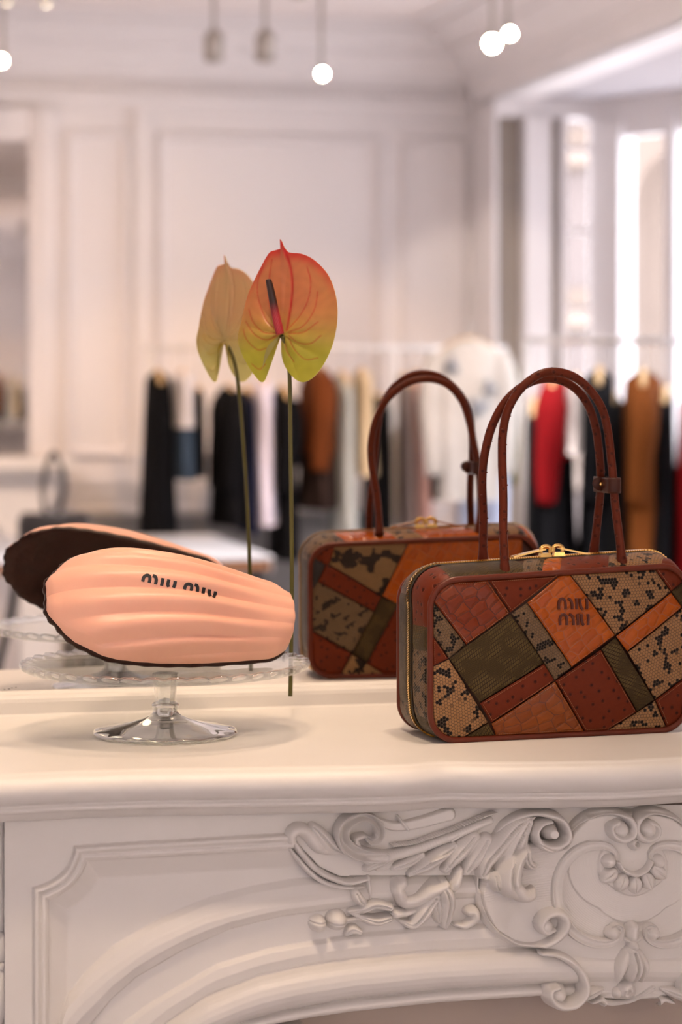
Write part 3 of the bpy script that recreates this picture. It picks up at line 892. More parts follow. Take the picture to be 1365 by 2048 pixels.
carve('bell_drop', (1205, 1830, 1300, 1990), lambda A, B: mx(
    stroke(A, B, ZB([(1010, 800), (1005, 850)]), SB([36, 40]), [.010, .010], 'round'),
    stroke(A, B, ZB([(955, 870), (1005, 888), (1055, 862)]), SB([12, 16, 12]), .008, 'round'),
    ell(A, B, ZB([(1003, 905)])[0], 10.5, 10.5, .015),
    stroke(A, B, ZB([(1000, 950), (1010, 1030), (1000, 1090), (1000, 1135)]), SB([46, 56, 48, 14]), [.014, .020, .018, .010], 'leaf'),
    stroke(A, B, ZB([(965, 960), (930, 1050), (915, 1135)]), SB([30, 38, 14]), [.010, .013, .009], 'round'),
    stroke(A, B, ZB([(1040, 960), (1075, 1040), (1060, 1130)]), SB([30, 36, 14]), [.010, .013, .009], 'round'),
    ell(A, B, ZB([(985, 1152)])[0], 8, 7, .012),
    stroke(A, B, ZB([(975, 1185), (968, 1215)]), SB([52, 40]), [.013, .010], 'leaf'),
    ell(A, B, ZB([(920, 1215)])[0], 9, 12, .008), ell(A, B, ZB([(1010, 1200)])[0], 9, 14, .008)), step=1.1, base=CB)
carve('bottom_garland', (1185, 1960, 1310, 2015), lambda A, B: mx(
    stroke(A, B, ZB([(830, 1262), (880, 1285), (960, 1280), (1030, 1262), (1100, 1220), (1150, 1190)]), SB([14, 18, 16, 16, 20, 24]), .008, 'leaf'),
    stroke(A, B, ZB([(820, 1245), (850, 1275), (840, 1295)]), SB([14, 18, 10]), .009, 'round')), step=1.1, base=lambda A, B: .008 + 0 * A)
# ================================================================== glass cake stand
def glass_mat(name, keep_clear, tint=(0.97, 0.985, 0.98)):
    """clear glass: part of the light passes straight through, the rest refracts"""
    m = bpy.data.materials.new(name); m.use_nodes = True
    nt = m.node_tree; nt.nodes.clear()
    out = nt.nodes.new('ShaderNodeOutputMaterial'); mx_ = nt.nodes.new('ShaderNodeMixShader')
    g = nt.nodes.new('ShaderNodeBsdfGlass'); g.inputs['IOR'].default_value = 1.48; g.inputs['Roughness'].default_value = 0.0
    g.inputs['Color'].default_value = (*tint, 1)
    t = nt.nodes.new('ShaderNodeBsdfTransparent'); t.inputs['Color'].default_value = (*tint, 1)
    mx_.inputs[0].default_value = keep_clear
    nt.links.new(g.outputs[0], mx_.inputs[1]); nt.links.new(t.outputs[0], mx_.inputs[2])
    nt.links.new(mx_.outputs[0], out.inputs[0])
    return m
M['glass_plate'] = glass_mat('glass_plate', 0.58)
M['glass_foot'] = glass_mat('glass_foot', 0.2)
fc = PZ(331, 1470, MZ)
cake = thing('cake_stand', tuple(fc), 'clear glass cake stand with a scalloped rim under the pink madeleine', 'cake stand')
NSC = 40
def rim_mod(r, z, th):
    w = max(0.0, min(1.0, (r - 0.128) / 0.02))
    s = abs(math.sin(NSC * th / 2))
    return r + w * (0.0032 * s - 0.0016), z + w * w * (0.0028 * s if z > 0.0725 else 0.0012 * s)
prof = [(0.0004, 0.0725), (0.05, 0.0725), (0.11, 0.0727), (0.126, 0.0732), (0.134, 0.0748), (0.141, 0.0762), (0.146, 0.0768), (0.1495, 0.0762), (0.1512, 0.0742), (0.1505, 0.0718),
        (0.147, 0.0695), (0.139, 0.0682), (0.125, 0.0672), (0.09, 0.0667), (0.04, 0.0665), (0.018, 0.0660), (0.0004, 0.0658)]
V, F = lathe(prof, fc, NSC * 10, rim_mod)
obj('plate', V, F, M['glass_plate'], cake)
st = MB(); st.lathe([(0.0003, 0.0652), (0.0138, 0.0652), (0.0132, 0.060), (0.0118, 0.046), (0.0105, 0.0350), (0.0003, 0.0350)], fc, 10)
st.build('stem', M['glass_foot'], cake, False)
ft = [(0.0003, 0.0348), (0.0118, 0.0348), (0.0142, 0.0325), (0.0140, 0.0295), (0.0128, 0.0265), (0.0135, 0.0235), (0.017, 0.0205), (0.024, 0.0172), (0.036, 0.0135), (0.052, 0.0098), (0.066, 0.0068),
      (0.0735, 0.0048), (0.0762, 0.0032), (0.0755, 0.0014), (0.0735, 0.0004), (0.060, 0.0022), (0.035, 0.0062), (0.016, 0.0105), (0.0003, 0.0120)]
V, F = lathe(ft, fc, 96, lambda r, z, th: (r * (1 + (0.008 * math.sin(12 * th) if r > 0.06 else 0)), z + (0.0006 * (1 + math.sin(12 * th)) if r > 0.07 else 0)))
obj('foot', V, F, M['glass_foot'], cake)

# ================================================================== giant madeleine
mad_c = np.array([0, 0, 0.0])
L_, W_ = 0.262, 0.136
PHI = math.radians(30)
nar = P(566, 1250, -0.196)          # middle of the narrow end
wid = P(93, 1200, -0.246)           # tip of the wide end
e_l = (wid - nar); Lw = np.linalg.norm(e_l); e_l /= Lw
n0 = np.array([0.05, -math.cos(PHI), math.sin(PHI)]); e_n = n0 - e_l * (n0 @ e_l); e_n /= np.linalg.norm(e_n)
e_w = np.cross(e_l, e_n); e_w /= np.linalg.norm(e_w)
if e_w[2] < 0: e_w = -e_w
def half_w(s):
    q = np.clip(s / 0.64, 0, 1); a = 0.041 + (0.0628 - 0.041) * (q * 1.45 - 0.45 * q * q * q)
    b = 0.0628 * np.clip(1 - np.clip((s - 0.64) / 0.36, 0, 1) ** 2.25, 0, 1) ** 0.5
    return np.where(s < 0.64, a * (0.80 + 0.20 * sm(s / 0.08) ** 0.5), b)
def dome_h(s):
    up = 0.034 + 0.020 * sm(np.clip(s / 0.5, 0, 1))
    dn = np.clip(1 - np.clip((s - 0.42) / 0.58, 0, 1) ** 2.3, 0, 1) ** 0.62
    return up * dn
NR = 8
def mad_point(s, t, cap=1.0, grow=0.0, lift=0.0):
    """s along, t across (-1 lower rim .. 1 upper rim); ribs fan out from the narrow end"""
    fan = np.arctan2(t * half_w(s), (s + 0.9) * Lw) / math.atan2(0.041, 0.9 * Lw)
    ph = (np.arcsin(np.clip(fan * 0.97, -1, 1)) / (PI / 2) * 1.08 + 1) * 0.5 * NR
    rib = 0.5 * np.abs(np.sin(PI * ph)) ** 0.8 + 0.5 * (0.5 - 0.5 * np.cos(2 * PI * ph))
    amp = 0.0068 * sm(np.clip(s / 0.35, 0.3, 1)) * np.clip((1.05 - s) / 0.25, 0.5, 1)
    w = half_w(s) * (1 + 0.03 * (rib - 0.6) * sm((s - 0.55) / 0.3)) + grow
    nz = dome_h(s) * np.clip(1 - np.abs(t) ** 2.3, 0, 1) ** 0.62
    nz = nz * cap + (rib - 0.6) * amp * np.clip((1 - np.abs(t)) / 0.12, 0, 1) * cap * np.clip(nz / 0.012, 0, 1)
    l = s * Lw * (1 + 0.012 * rib * (s > 0.97))
    wc_ = t * w - 0.008 * sm((s - 0.1) / 0.8) * 0
    base = nar[None, :] + np.outer(l, e_l)
    return base + np.outer(wc_, e_w) + np.outer(nz + lift, e_n)
ns, ntt = 110, 225
Sg, Tg = np.meshgrid(np.concatenate([[0.0] * 5, np.linspace(0.004, 1.0, ns) ** 1.0]), np.sin(np.linspace(-1, 1, ntt) * PI / 2), indexing='ij')
capv = np.ones(Sg.shape)
for i, c in enumerate((0.0, 0.35, 0.7, 0.9, 0.975)): capv[i] = c
Sg[4] = 0.0015
Sg[3] = 0.0005
V = mad_point(Sg.ravel(), Tg.ravel(), capv.ravel())
# round the narrow end a little
# lowest point on the plate
zlow = V[:, 2].min()
PLZ = MZ + 0.0732
V[:, 2] += PLZ + 0.0055 - zlow
nar = nar + np.array([0, 0, PLZ + 0.0055 - zlow])
m_pink = mat('pink_icing', (0.87, 0.465, 0.335), 0.38, bump=(60, 0.3, 0.0009), vary=(25, 0.05), spec=0.45)
m_pink.node_tree.nodes['Principled BSDF'].inputs['Subsurface Weight'].default_value = 0.12
m_pink.node_tree.nodes['Principled BSDF'].inputs['Subsurface Radius'].default_value = (0.012, 0.005, 0.003)
m_pink.node_tree.nodes['Principled BSDF'].inputs['Subsurface Scale'].default_value = 0.4
made = thing('madeleine', (fc[0], fc[1], PLZ), 'giant pink iced madeleine leaning on its edge on the glass stand', 'cake')
Fm = gridfaces(ns + 5, ntt)
icing = obj('icing_shell', V, Fm, m_pink, made)
icing['label'] = 'ribbed pink icing shell'
# sponge base
m_choc = mat('chocolate_base', (0.026, 0.006, 0.003), 0.5, spec=0.25, bump=(90, 0.7, 0.002), vary=(40, 0.4))
So, To = [], []
NB = 220
out = []
for i in range(NB):
    a = i / NB
    if a < 0.46: out.append((1 - (1 - a / 0.46) ** 2, -1.0))
    elif a < 0.92: out.append((1 - ((a - 0.46) / 0.46) ** 2, 1.0))
    else: out.append((0.0, 1.0 - 2 * (a - 0.92) / 0.08))
out = np.array(out)
ring = lambda grow, lift, sc=1.0: mad_point(out[:, 0] ** 1.0, out[:, 1] * sc, np.zeros(NB), grow, lift)
cm = nar + e_l * Lw * 0.52
rings = []
for grow, lift, shr in ((0.0, 0.0012, 0.985), (0.0008, 0.0, 1.000), (0.0016, -0.003, 1.004), (0.0012, -0.0065, 1.002), (0.0, -0.0085, 0.975), (0.0, -0.0078, 0.88), (0, -0.0045, 0.5), (0, -0.003, 0.02)):
    q = ring(grow, lift)
    c_ = cm + e_n * lift
    jitter = 1 + 0.006 * np.sin(np.arange(NB) * 0.9) * (shr > 0.95)
    rings.append(c_ + (q - c_) * shr * jitter[:, None] if shr > 0.95 else c_ + (q - c_) * shr)
V2 = np.vstack(rings)
obj('sponge_base', V2, gridfaces(len(rings), NB, True), m_choc, made)['label'] = 'dark chocolate-brown cake base'
# lettering laid onto the icing
bvh = BVHTree.FromPolygons([tuple(v) for v in V], Fm)
m_ink = mat('black_ink', (0.012, 0.010, 0.012), 0.4)
def drape(px, py, lift=0.0005):
    r = ray(px, py)
    hit, nrm, _, _ = bvh.ray_cast(Vector(EYE), Vector(r).normalized())
    if hit is None: return None
    if nrm.dot(Vector(r)) > 0: nrm = -nrm
    return np.array(hit + nrm * lift)
def ribbon2d(pts, w, n=8):
    C = catmull(pts, n); T = np.gradient(C, axis=0); T /= np.linalg.norm(T, axis=1)[:, None] + 1e-9
    N = np.column_stack([-T[:, 1], T[:, 0]])
    return C, N
Z3 = lambda a: [(260 + x / 6.825, 1120 + y / 6.825) for x, y in a]
letters = [('letter_m', [[(172, 294), (190, 235), (235, 211), (268, 228), (273, 265), (262, 312)], [(312, 214), (348, 232), (359, 275), (348, 332)]]),
           ('letter_i', [[(450, 248), (441, 300), (430, 352)]]),
           ('letter_u', [[(532, 266), (517, 330), (527, 368)], [(618, 286), (610, 335), (592, 378)]]),
           ('letter_m', [[(742, 400), (762, 345), (800, 328), (838, 345), (842, 378), (834, 420)], [(884, 336), (914, 352), (924, 390), (916, 438)]]),
           ('letter_i', [[(1012, 374), (1004, 415), (995, 462)]]),
           ('letter_u', [[(1090, 400), (1080, 450), (1098, 500)], [(1168, 428), (1160, 470), (1140, 515)]])]
for nm, strokes_ in letters:
    Vl, Fl = [], []
    for s_ in strokes_:
        C, N = ribbon2d(Z3(s_), 0, 8)
        hw = 3.3
        ofs = len(Vl); ok = True; rows_ = []
        for c_, n_ in zip(C, N):
            for w in np.linspace(-1, 1, 7):
                q = drape(*(c_ + n_ * w * hw))
                if q is None: ok = False; q = np.zeros(3)
                rows_.append(q)
        if ok:
            Vl += rows_
            Fl += [[i + ofs for i in f] for f in gridfaces(len(C), 7)]
    if Vl: obj(nm, Vl, Fl, m_ink, icing)['label'] = 'black printed letter'

# ================================================================== anthurium flower
m_sp = bpy.data.materials.new('spathe'); m_sp.use_nodes = True
g = NG(m_sp)
at = g.n('ShaderNodeAttribute', attribute_name='Col')
g.l(at.outputs['Color'], g.b.inputs['Base Color'])
g.b.inputs['Roughness'].default_value = 0.33
g.b.inputs['Specular IOR Level'].default_value = 0.5
tr_ = g.n('ShaderNodeBsdfTranslucent'); g.l(at.outputs['Color'], tr_.inputs['Color'])
mxx = g.n('ShaderNodeMixShader'); mxx.inputs[0].default_value = 0.48
g.l(g.b.outputs[0], mxx.inputs[1]); g.l(tr_.outputs[0], mxx.inputs[2])
g.l(mxx.outputs[0], g.nt.nodes['Material Output'].inputs[0])
ZF = lambda a: np.array([(360 + x / 4.0147, 460 + y / 4.0147) for x, y in a])
OUT = [(822, 852), (800, 900), (788, 975), (806, 1060), (850, 1145), (915, 1210), (980, 1222), (1060, 1172), (1140, 1065), (1200, 940), (1235, 800), (1245, 680), (1235, 560), (1202, 440), (1150, 340),
       (1055, 243), (955, 192), (862, 182), (830, 160), (812, 128), (798, 95), (780, 72), (795, 118), (798, 145), (745, 162), (690, 186), (622, 300), (562, 420), (520, 520), (490, 640), (470, 750), (446, 840), (450, 925),
       (482, 1015), (540, 1122), (600, 1204), (640, 1224), (667, 1180), (672, 1100), (680, 1000), (702, 935), (745, 890), (795, 858)]
att = ZF([(815, 838)])[0]
oc = catmull(ZF(OUT), 10)
Xc = P(att[0], att[1], -0.176)
nsl = np.array([0.74, 1.0, 0.06]); nsl /= np.linalg.norm(nsl)     # plane turned to the window side
ring_n = len(oc); RR = 60
plane_pt = np.array([PPL(x, y, Xc, nsl) for x, y in oc])
A0 = PPL(att[0], att[1], Xc, nsl)
front = nsl if nsl[1] < 0 else -nsl
rho = np.linspace(0.01, 1, RR)
pxg = att[None, None, :] + (oc[None] - att) * rho[:, None, None]
pts = A0[None, None, :] + (plane_pt[None] - A0) * rho[:, None, None]
ang = np.arctan2(oc[:, 1] - att[1], oc[:, 0] - att[0])
dz = np.linalg.norm(plane_pt - A0, axis=1)
ripple = 0.0022 * np.abs(np.sin(ang * 4.5 + 0.6))[None, :] * np.sin(PI * np.clip(rho, 0, 1))[:, None]
cup = -0.010 * (rho[:, None] ** 2) * (0.35 + 0.65 * np.abs(np.cos(ang)))[None, :] + 0.010 * np.sin(rho * PI * 0.75)[:, None] * np.cos(ang * 2)[None, :] * 0.5
pts = pts + (ripple + cup)[:, :, None] * front
# colours of the petal itself: green lobes, salmon middle, red edge and veins
px_, py_ = pxg[..., 0], pxg[..., 1]
zz = (py_ - 460) * 4.0147; xx = (px_ - 360) * 4.0147
green = np.array([0.58, 0.56, 0.07]); salm = np.array([0.70, 0.265, 0.125]); red = np.array([0.70, 0.03, 0.04]); orange = np.array([0.66, 0.37, 0.11])
tg = sm((zz - 560) / 480)[..., None]
colr = salm * (1 - tg) + green * tg
edge_mix = (np.clip(np.abs(xx - 830) / 400, 0, 1) ** 2)[..., None] * 0.55 * (1 - tg)
colr = colr * (1 - edge_mix) + orange * edge_mix
rm = (sm((rho[:, None] - 0.86) / 0.14) * sm((700 - zz) / 500))[..., None]
colr = colr * (1 - 0.8 * rm) + red * 0.8 * rm
tipm = (np.exp(-((zz - 60) / 130) ** 2) * np.exp(-((xx - 850) / 190) ** 2))[..., None]
colr = colr * (1 - 0.85 * tipm) + red * 0.85 * tipm
veins = [[(860, 800), (885, 600), (885, 430), (860, 280), (815, 160)], [(800, 800), (740, 700), (700, 540), (700, 380), (715, 240)], [(780, 810), (690, 720), (615, 560), (600, 420), (640, 300)],
         [(790, 830), (680, 820), (590, 740), (540, 640)], [(790, 845), (700, 880), (600, 830), (520, 740)], [(700, 950), (620, 960), (540, 880), (500, 800)], [(670, 1080), (620, 1120), (560, 1080)],
         [(870, 800), (960, 690), (1020, 560), (1035, 420), (1000, 300)], [(880, 820), (1000, 770), (1075, 650), (1090, 500)], [(880, 830), (1000, 820), (1110, 740)], [(885, 850), (960, 905), (1060, 910), (1130, 850)],
         [(880, 870), (920, 960), (1000, 1040), (1090, 1030)], [(835, 880), (850, 980), (900, 1060)]]
vm = np.zeros(xx.shape)
for i_, v_ in enumerate(veins):
    C = catmull(v_, 14)
    d_ = np.full(xx.shape, 1e9)
    for c_ in C: d_ = np.minimum(d_, np.hypot(xx - c_[0], zz - c_[1]))
    wv = 12 if i_ == 0 else 6.5
    vm = np.maximum(vm, np.exp(-(d_ / wv) ** 2) * (0.95 if i_ == 0 else 0.62))
pts = pts - (vm * 0.0007)[..., None] * front
vm = vm[..., None]
vein_c = red * 0.9 * (1 - tg * .35) + np.array([0.40, 0.16, 0.04]) * tg * .35
colf = colr * (1 - vm) + vein_c * vm
fine = (0.96 + 0.05 * np.sin(xx * 0.031 + 2 * np.sin(zz * 0.023)) * np.sin(zz * 0.037 + 1.5 * np.sin(xx * 0.027)))[..., None]
colf = colf * fine
pale = np.array([0.95, 0.90, 0.52])
colb = colr * 0.12 + pale * 0.88
flw = thing('anthurium_flower', tuple(A0), 'single red and lime anthurium bloom on a tall stem behind the cake stand', 'flower')
cA = (A0 + front * 0.0).reshape(1, 3)
Vf = np.vstack([cA, pts.reshape(-1, 3)])
cf = np.vstack([colf.reshape(-1, 3)[:1], colf.reshape(-1, 3)])
Ff = [[a + 1 for a in f] for f in gridfaces(RR, ring_n)] + [[0, 1 + i, 2 + i] for i in range(ring_n - 1)]
sp = obj('spathe', Vf, Ff, m_sp, flw, col=cf)
sp['label'] = 'glossy heart-shaped bract, red at the tip, lime at the lobes'
Vb = Vf - front * 0.0009 - np.concatenate([[0], (vm[..., 0] * 0.0016).ravel()])[:, None] * front
cb = np.vstack([colb.reshape(-1, 3)[:1], colb.reshape(-1, 3)])
m_spb = m_sp.copy(); m_spb.name = 'spathe_back'; m_spb.node_tree.nodes['Principled BSDF'].inputs['Roughness'].default_value = 0.14
sb = obj('spathe_back', Vb, [f[::-1] for f in Ff], m_spb, flw, col=cb)
sb['label'] = 'pale shiny back of the bract'
# folded-in edge of the left lobe
fold = ZF([(815, 848), (770, 880), (720, 925), (695, 985), (680, 1060), (674, 1120)]); fold2 = ZF([(818, 852), (800, 895), (760, 960), (725, 1020), (695, 1080), (676, 1122)])
Va = [PPL(x, y, Xc, nsl) + front * 0.003 for x, y in catmull(fold, 5)]; Vc = [PPL(x, y, Xc, nsl) + front * 0.006 for x, y in catmull(fold2, 5)]
nf = len(Va)
obj('folded_lobe', np.array(Va + Vc), [(i, i+1, nf+i+1, nf+i) for i in range(nf-1)], m_sp, flw, col=np.tile(np.array([0.42, 0.38, 0.13]), (2*nf, 1)))
# spadix
s0 = ZF([(818, 832), (800, 700), (785, 560), (772, 450), (766, 405), (765, 392)])
hts = [0.004, 0.008, 0.012, 0.015, 0.0165, 0.0168]
Ps = [PPL(x, y, Xc, nsl) + front * h_ for (x, y), h_ in zip(s0, hts)]
Cs = catmull(Ps, 10)
tt = np.linspace(0, 1, len(Cs))
rs = np.interp(tt, [0, .1, .5, .8, .95, 1], [.0044, .0047, .0039, .0031, .0026, .0010])
Vs, Fs = tube(Cs, rs, 18)
Vs = np.array(Vs)
tv = np.repeat(tt, 18)
kk_ = np.tile(np.arange(18), len(Cs)); rr_ = np.repeat(np.arange(len(Cs)), 18)
dot_ = ((kk_ + (rr_ % 2)) % 2 == 0) & (tv < .55)
w_ = sm((tv - .20) / .20)[:, None]
cs_ = np.array([0.36, 0.010, 0.020]) * (1 - w_) + np.array([0.028, 0.010, 0.007]) * w_
cs_ = np.where(dot_[:, None], cs_ * 1.1 + np.array([.06, .03, .03]) * (1 - w_), cs_)
m_sd = bpy.data.materials.new('spadix'); m_sd.use_nodes = True
g = NG(m_sd); at = g.n('ShaderNodeAttribute', attribute_name='Col'); g.l(at.outputs['Color'], g.b.inputs['Base Color']); g.b.inputs['Roughness'].default_value = 0.45
obj('spadix', Vs, Fs, m_sd, flw, col=cs_)['label'] = 'spike, crimson below and dark brown above'
# stem, leaning forward at the top, held behind the plate rim
m_stem = mat('flower_stem', (0.095, 0.085, 0.012), 0.4, vary=(30, 0.2))
stp = [(565, 672, -.179), (572, 690, -.172), (577, 720, -.163), (580, 765, -.156), (581, 860, -.145), (583, 1000, -.1335), (584, 1145, -.126), (583, 1270, -.1215), (581, 1392, -.117)]
Cst = catmull([P(*q) for q in stp], 8)
obj('stem', *tube(Cst, np.interp(np.linspace(0, 1, len(Cst)), [0, .1, 1], [.0026, .0022, .0025]), 10), m_stem, flw)
# ================================================================== patchwork handbag
def leather(name, base, rough, fn, coat=0.0, spec=0.14):
    m = mat(name, base, rough, coat=coat, spec=spec)
    g = NG(m)
    uv = g.n('ShaderNodeUVMap'); uv.uv_map = 'UVMap'
    fn(g, uv.outputs['UV'])
    return m
def mapping(g, uv, scale, rot=0.0):
    x = g.n('ShaderNodeMapping')
    x.inputs['Scale'].default_value = (scale[0], scale[1], 1); x.inputs['Rotation'].default_value = (0, 0, rot)
    g.l(uv, x.inputs['Vector'])
    return x.outputs[0]
def vor(g, vec, feature, scale, rnd):
    v = g.n('ShaderNodeTexVoronoi', feature=feature, voronoi_dimensions='2D')
    v.inputs['Scale'].default_value = scale; v.inputs['Randomness'].default_value = rnd
    g.l(vec, v.inputs['Vector'])
    return v
def noise(g, vec, scale, detail=3):
    n = g.n('ShaderNodeTexNoise'); n.inputs['Scale'].default_value = scale; n.inputs['Detail'].default_value = detail
    g.l(vec, n.inputs['Vector'])
    return n
def croc(c1, c2, line):
    def fn(g, uv):
        nz = noise(g, uv, 0.35)
        wob = g.n('ShaderNodeVectorMath', operation='SCALE'); g.l(nz.outputs['Color'], wob.inputs[0]); wob.inputs[3].default_value = 0.8
        ad = g.n('ShaderNodeVectorMath', operation='ADD'); g.l(uv, ad.inputs[0]); g.l(wob.outputs[0], ad.inputs[1])
        vec = mapping(g, ad.outputs[0], (0.62, 0.95))
        e = vor(g, vec, 'DISTANCE_TO_EDGE', 1.0, 0.42)
        ln = g.step(e.outputs['Distance'], 0.012, 0.05)
        pil = g.step(e.outputs['Distance'], 0.0, 0.30)
        cel = vor(g, vec, 'F1', 1.0, 0.42)
        sep = g.n('ShaderNodeSeparateColor'); g.l(cel.outputs['Color'], sep.inputs[0])
        body = g.mix(sep.outputs[0], c1, c2)
        g.l(g.mix(ln, line, body), g.b.inputs['Base Color'])
        g.bump(pil, 0.75, 0.0016)
    return fn
def ostrich(c1, c2, dark):
    def fn(g, uv):
        v = vor(g, uv, 'F1', 0.80, 0.75)
        q = g.step(v.outputs['Distance'], 0.04, 0.20)
        ringd = g.math('ABSOLUTE', g.math('SUBTRACT', v.outputs['Distance'], 0.19))
        rg = g.step(ringd, 0.0, 0.05)
        n = noise(g, uv, 1.6, 6)
        col = g.mix(n.outputs['Fac'], c1, c2)
        col = g.mix(q, dark, col)
        g.l(col, g.b.inputs['Base Color'])
        fine = noise(g, uv, 14, 3)
        hgt = g.math('ADD', g.math('MULTIPLY', rg, -0.5), g.math('MULTIPLY', fine.outputs['Fac'], 0.35))
        g.bump(hgt, 0.6, 0.0009)
    return fn
def lizard(c1, c2, dark):
    def fn(g, uv):
        nz = noise(g, uv, 0.5)
        w = g.step(nz.outputs['Fac'], 0.44, 0.56)
        vec = mapping(g, uv, (7.5, 9.5), 0.5)
        e = vor(g, vec, 'DISTANCE_TO_EDGE', 1.0, 0.25)
        vec2 = mapping(g, uv, (4.2, 2.3), -0.35)
        e2 = vor(g, vec2, 'DISTANCE_TO_EDGE', 1.0, 0.15)
        a = g.step(e.outputs['Distance'], 0.02, 0.22)
        b = g.step(e2.outputs['Distance'], 0.02, 0.16)
        mixd = g.n('ShaderNodeMix', data_type='FLOAT'); g.l(w, mixd.inputs[0]); g.l(a, mixd.inputs[2]); g.l(b, mixd.inputs[3])
        body = g.mix(w, c1, c2)
        g.l(g.mix(mixd.outputs[0], dark, body), g.b.inputs['Base Color'])
        g.bump(mixd.outputs[0], 0.7, 0.0006)
    return fn
def python_skin(c1, c2, dark, sc, th, nsc):
    """hexagonal scales: each scale takes one colour, dark where a blotch covers it"""
    def fn(g, uv):
        def vm(op, a_, b_=None, out=0):
            x = g.n('ShaderNodeVectorMath', operation=op)
            for i, q in enumerate((a_, b_)):
                if q is None: continue
                if isinstance(q, tuple): x.inputs[i].default_value = q
                else: g.l(q, x.inputs[i])
            return x.outputs[out]
        p = vm('ADD', mapping(g, uv, (sc, sc)), (400.0, 400.0, 0.0))
        R_, H_ = (1.0, 1.7320508, 1.0), (0.5, 0.8660254, 0.5)
        a_ = vm('SUBTRACT', vm('MODULO', p, R_), H_)
        b_ = vm('SUBTRACT', vm('MODULO', vm('SUBTRACT', p, H_), R_), H_)
        sel = g.math('LESS_THAN', vm('DOT_PRODUCT', vm('MULTIPLY', a_, (1, 1, 0)), a_, 1), vm('DOT_PRODUCT', vm('MULTIPLY', b_, (1, 1, 0)), b_, 1))
        mixv = g.n('ShaderNodeMix', data_type='VECTOR')
        g.l(sel, mixv.inputs[0]); g.l(b_, mixv.inputs[4]); g.l(a_, mixv.inputs[5])
        gv = vm('ABSOLUTE', vm('MULTIPLY', mixv.outputs[1], (1, 1, 0)))
        sx = g.n('ShaderNodeSeparateXYZ'); g.l(gv, sx.inputs[0])
        d = g.math('MAXIMUM', g.math('ADD', g.math('MULTIPLY', sx.outputs[0], 0.5), g.math('MULTIPLY', sx.outputs[1], 0.8660254)), sx.outputs[0])
        cell = vm('SUBTRACT', vm('MULTIPLY', p, (1, 1, 0)), vm('MULTIPLY', mixv.outputs[1], (1, 1, 0)))
        n = noise(g, cell, nsc / sc, 1.5)
        bl = g.step(n.outputs['Fac'], th, th + 0.02)
        n2 = noise(g, uv, 0.8, 3)
        body = g.mix(n2.outputs['Fac'], c1, c2)
        col = g.mix(bl, body, dark)
        ln = g.step(d, 0.40, 0.47)
        g.l(g.mix(ln, col, (0.085, 0.058, 0.042)), g.b.inputs['Base Color'])
        dome = g.math('SUBTRACT', 1.0, g.step(d, 0.15, 0.5))
        g.bump(dome, 0.7, 0.0007)
    return fn
BRN = (0.165, 0.042, 0.014)
LM = {
 'croc_red': leather('croc_red', BRN, 0.2, croc((0.155, 0.022, 0.005), (0.20, 0.034, 0.007), (0.07, 0.018, 0.008)), 0.28),
 'croc_orange': leather('croc_orange', BRN, 0.2, croc((0.33, 0.060, 0.004), (0.40, 0.085, 0.006), (0.30, 0.09, 0.03)), 0.25),
 'croc_tan': leather('croc_tan', BRN, 0.24, croc((0.20, 0.042, 0.005), (0.25, 0.058, 0.007), (0.11, 0.03, 0.010)), 0.3),
 'ostrich': leather('ostrich', BRN, 0.4, ostrich((0.110, 0.015, 0.004), (0.15, 0.024, 0.006), (0.030, 0.005, 0.003))),
 'lizard': leather('lizard', (0.08, 0.06, 0.02), 0.36, lizard((0.078, 0.050, 0.018), (0.098, 0.063, 0.022), (0.012, 0.007, 0.004))),
 'python_tan': leather('python_tan', (0.3, 0.2, 0.1), 0.36, python_skin((0.26, 0.13, 0.052), (0.36, 0.195, 0.085), (0.008, 0.005, 0.004), 2.9, 0.56, 0.9)),
 'python_grey': leather('python_grey', (0.2, 0.15, 0.1), 0.34, python_skin((0.12, 0.070, 0.034), (0.20, 0.125, 0.066), (0.008, 0.006, 0.004), 3.3, 0.56, 1.0)),
 'python_big': leather('python_big', (0.3, 0.2, 0.1), 0.36, python_skin((0.21, 0.115, 0.048), (0.30, 0.17, 0.075), (0.008, 0.005, 0.004), 4.0, 0.55, 0.45)),
 'black': mat('black_leather', (0.012, 0.009, 0.008), 0.35, bump=(200, 0.3, 0.0005)),
}
M['piping'] = mat('brown_leather', (0.115, 0.018, 0.006), 0.36, spec=0.3, bump=(140, 0.35, 0.0008), vary=(40, 0.2))
M['dark_leather'] = mat('dark_leather', (0.045, 0.014, 0.008), 0.5, bump=(140, 0.35, 0.0008))
M['tape'] = mat('zip_tape', (0.012, 0.010, 0.009), 0.7)
M['thread'] = mat('thread', (0.30, 0.12, 0.05), 0.7)

ROT = math.radians(5.0)
bx_ = np.array([math.cos(ROT), math.sin(ROT), 0]); by_ = np.array([-math.sin(ROT), math.cos(ROT), 0]); bz_ = np.array([0, 0, 1.0])
TB = 0.094                                  # depth of the bag
fl = PZ(884, 1487, MZ)                      # front lower-left, where the front edge meets the shelf
WB, HB, RC = 0.292, 0.1715, 0.030
ZK = 0.20                                   # the soft top sags to the left
f_left = P(857, 1330, fl[1] - 0.0005)
B0 = np.array([f_left[0], fl[1], MZ + 0.0015]) + bx_ * (WB / 2 + 0.001) + by_ * (TB / 2)
def BW(x, y, z):                            # bag space -> world (x from the middle, y back, z up)
    return B0 + bx_ * x + by_ * y + bz_ * z * (1 + ZK * x)
def b_on_front(px, py, q=-0.5):             # picture point -> (x, z) on the front (q=-.5) face
    o = B0 + by_ * (q * TB)
    p = PPL(px, py, o, by_) - B0
    return np.array([p @ bx_, (p @ bz_) / (1 + ZK * (p @ bx_))])
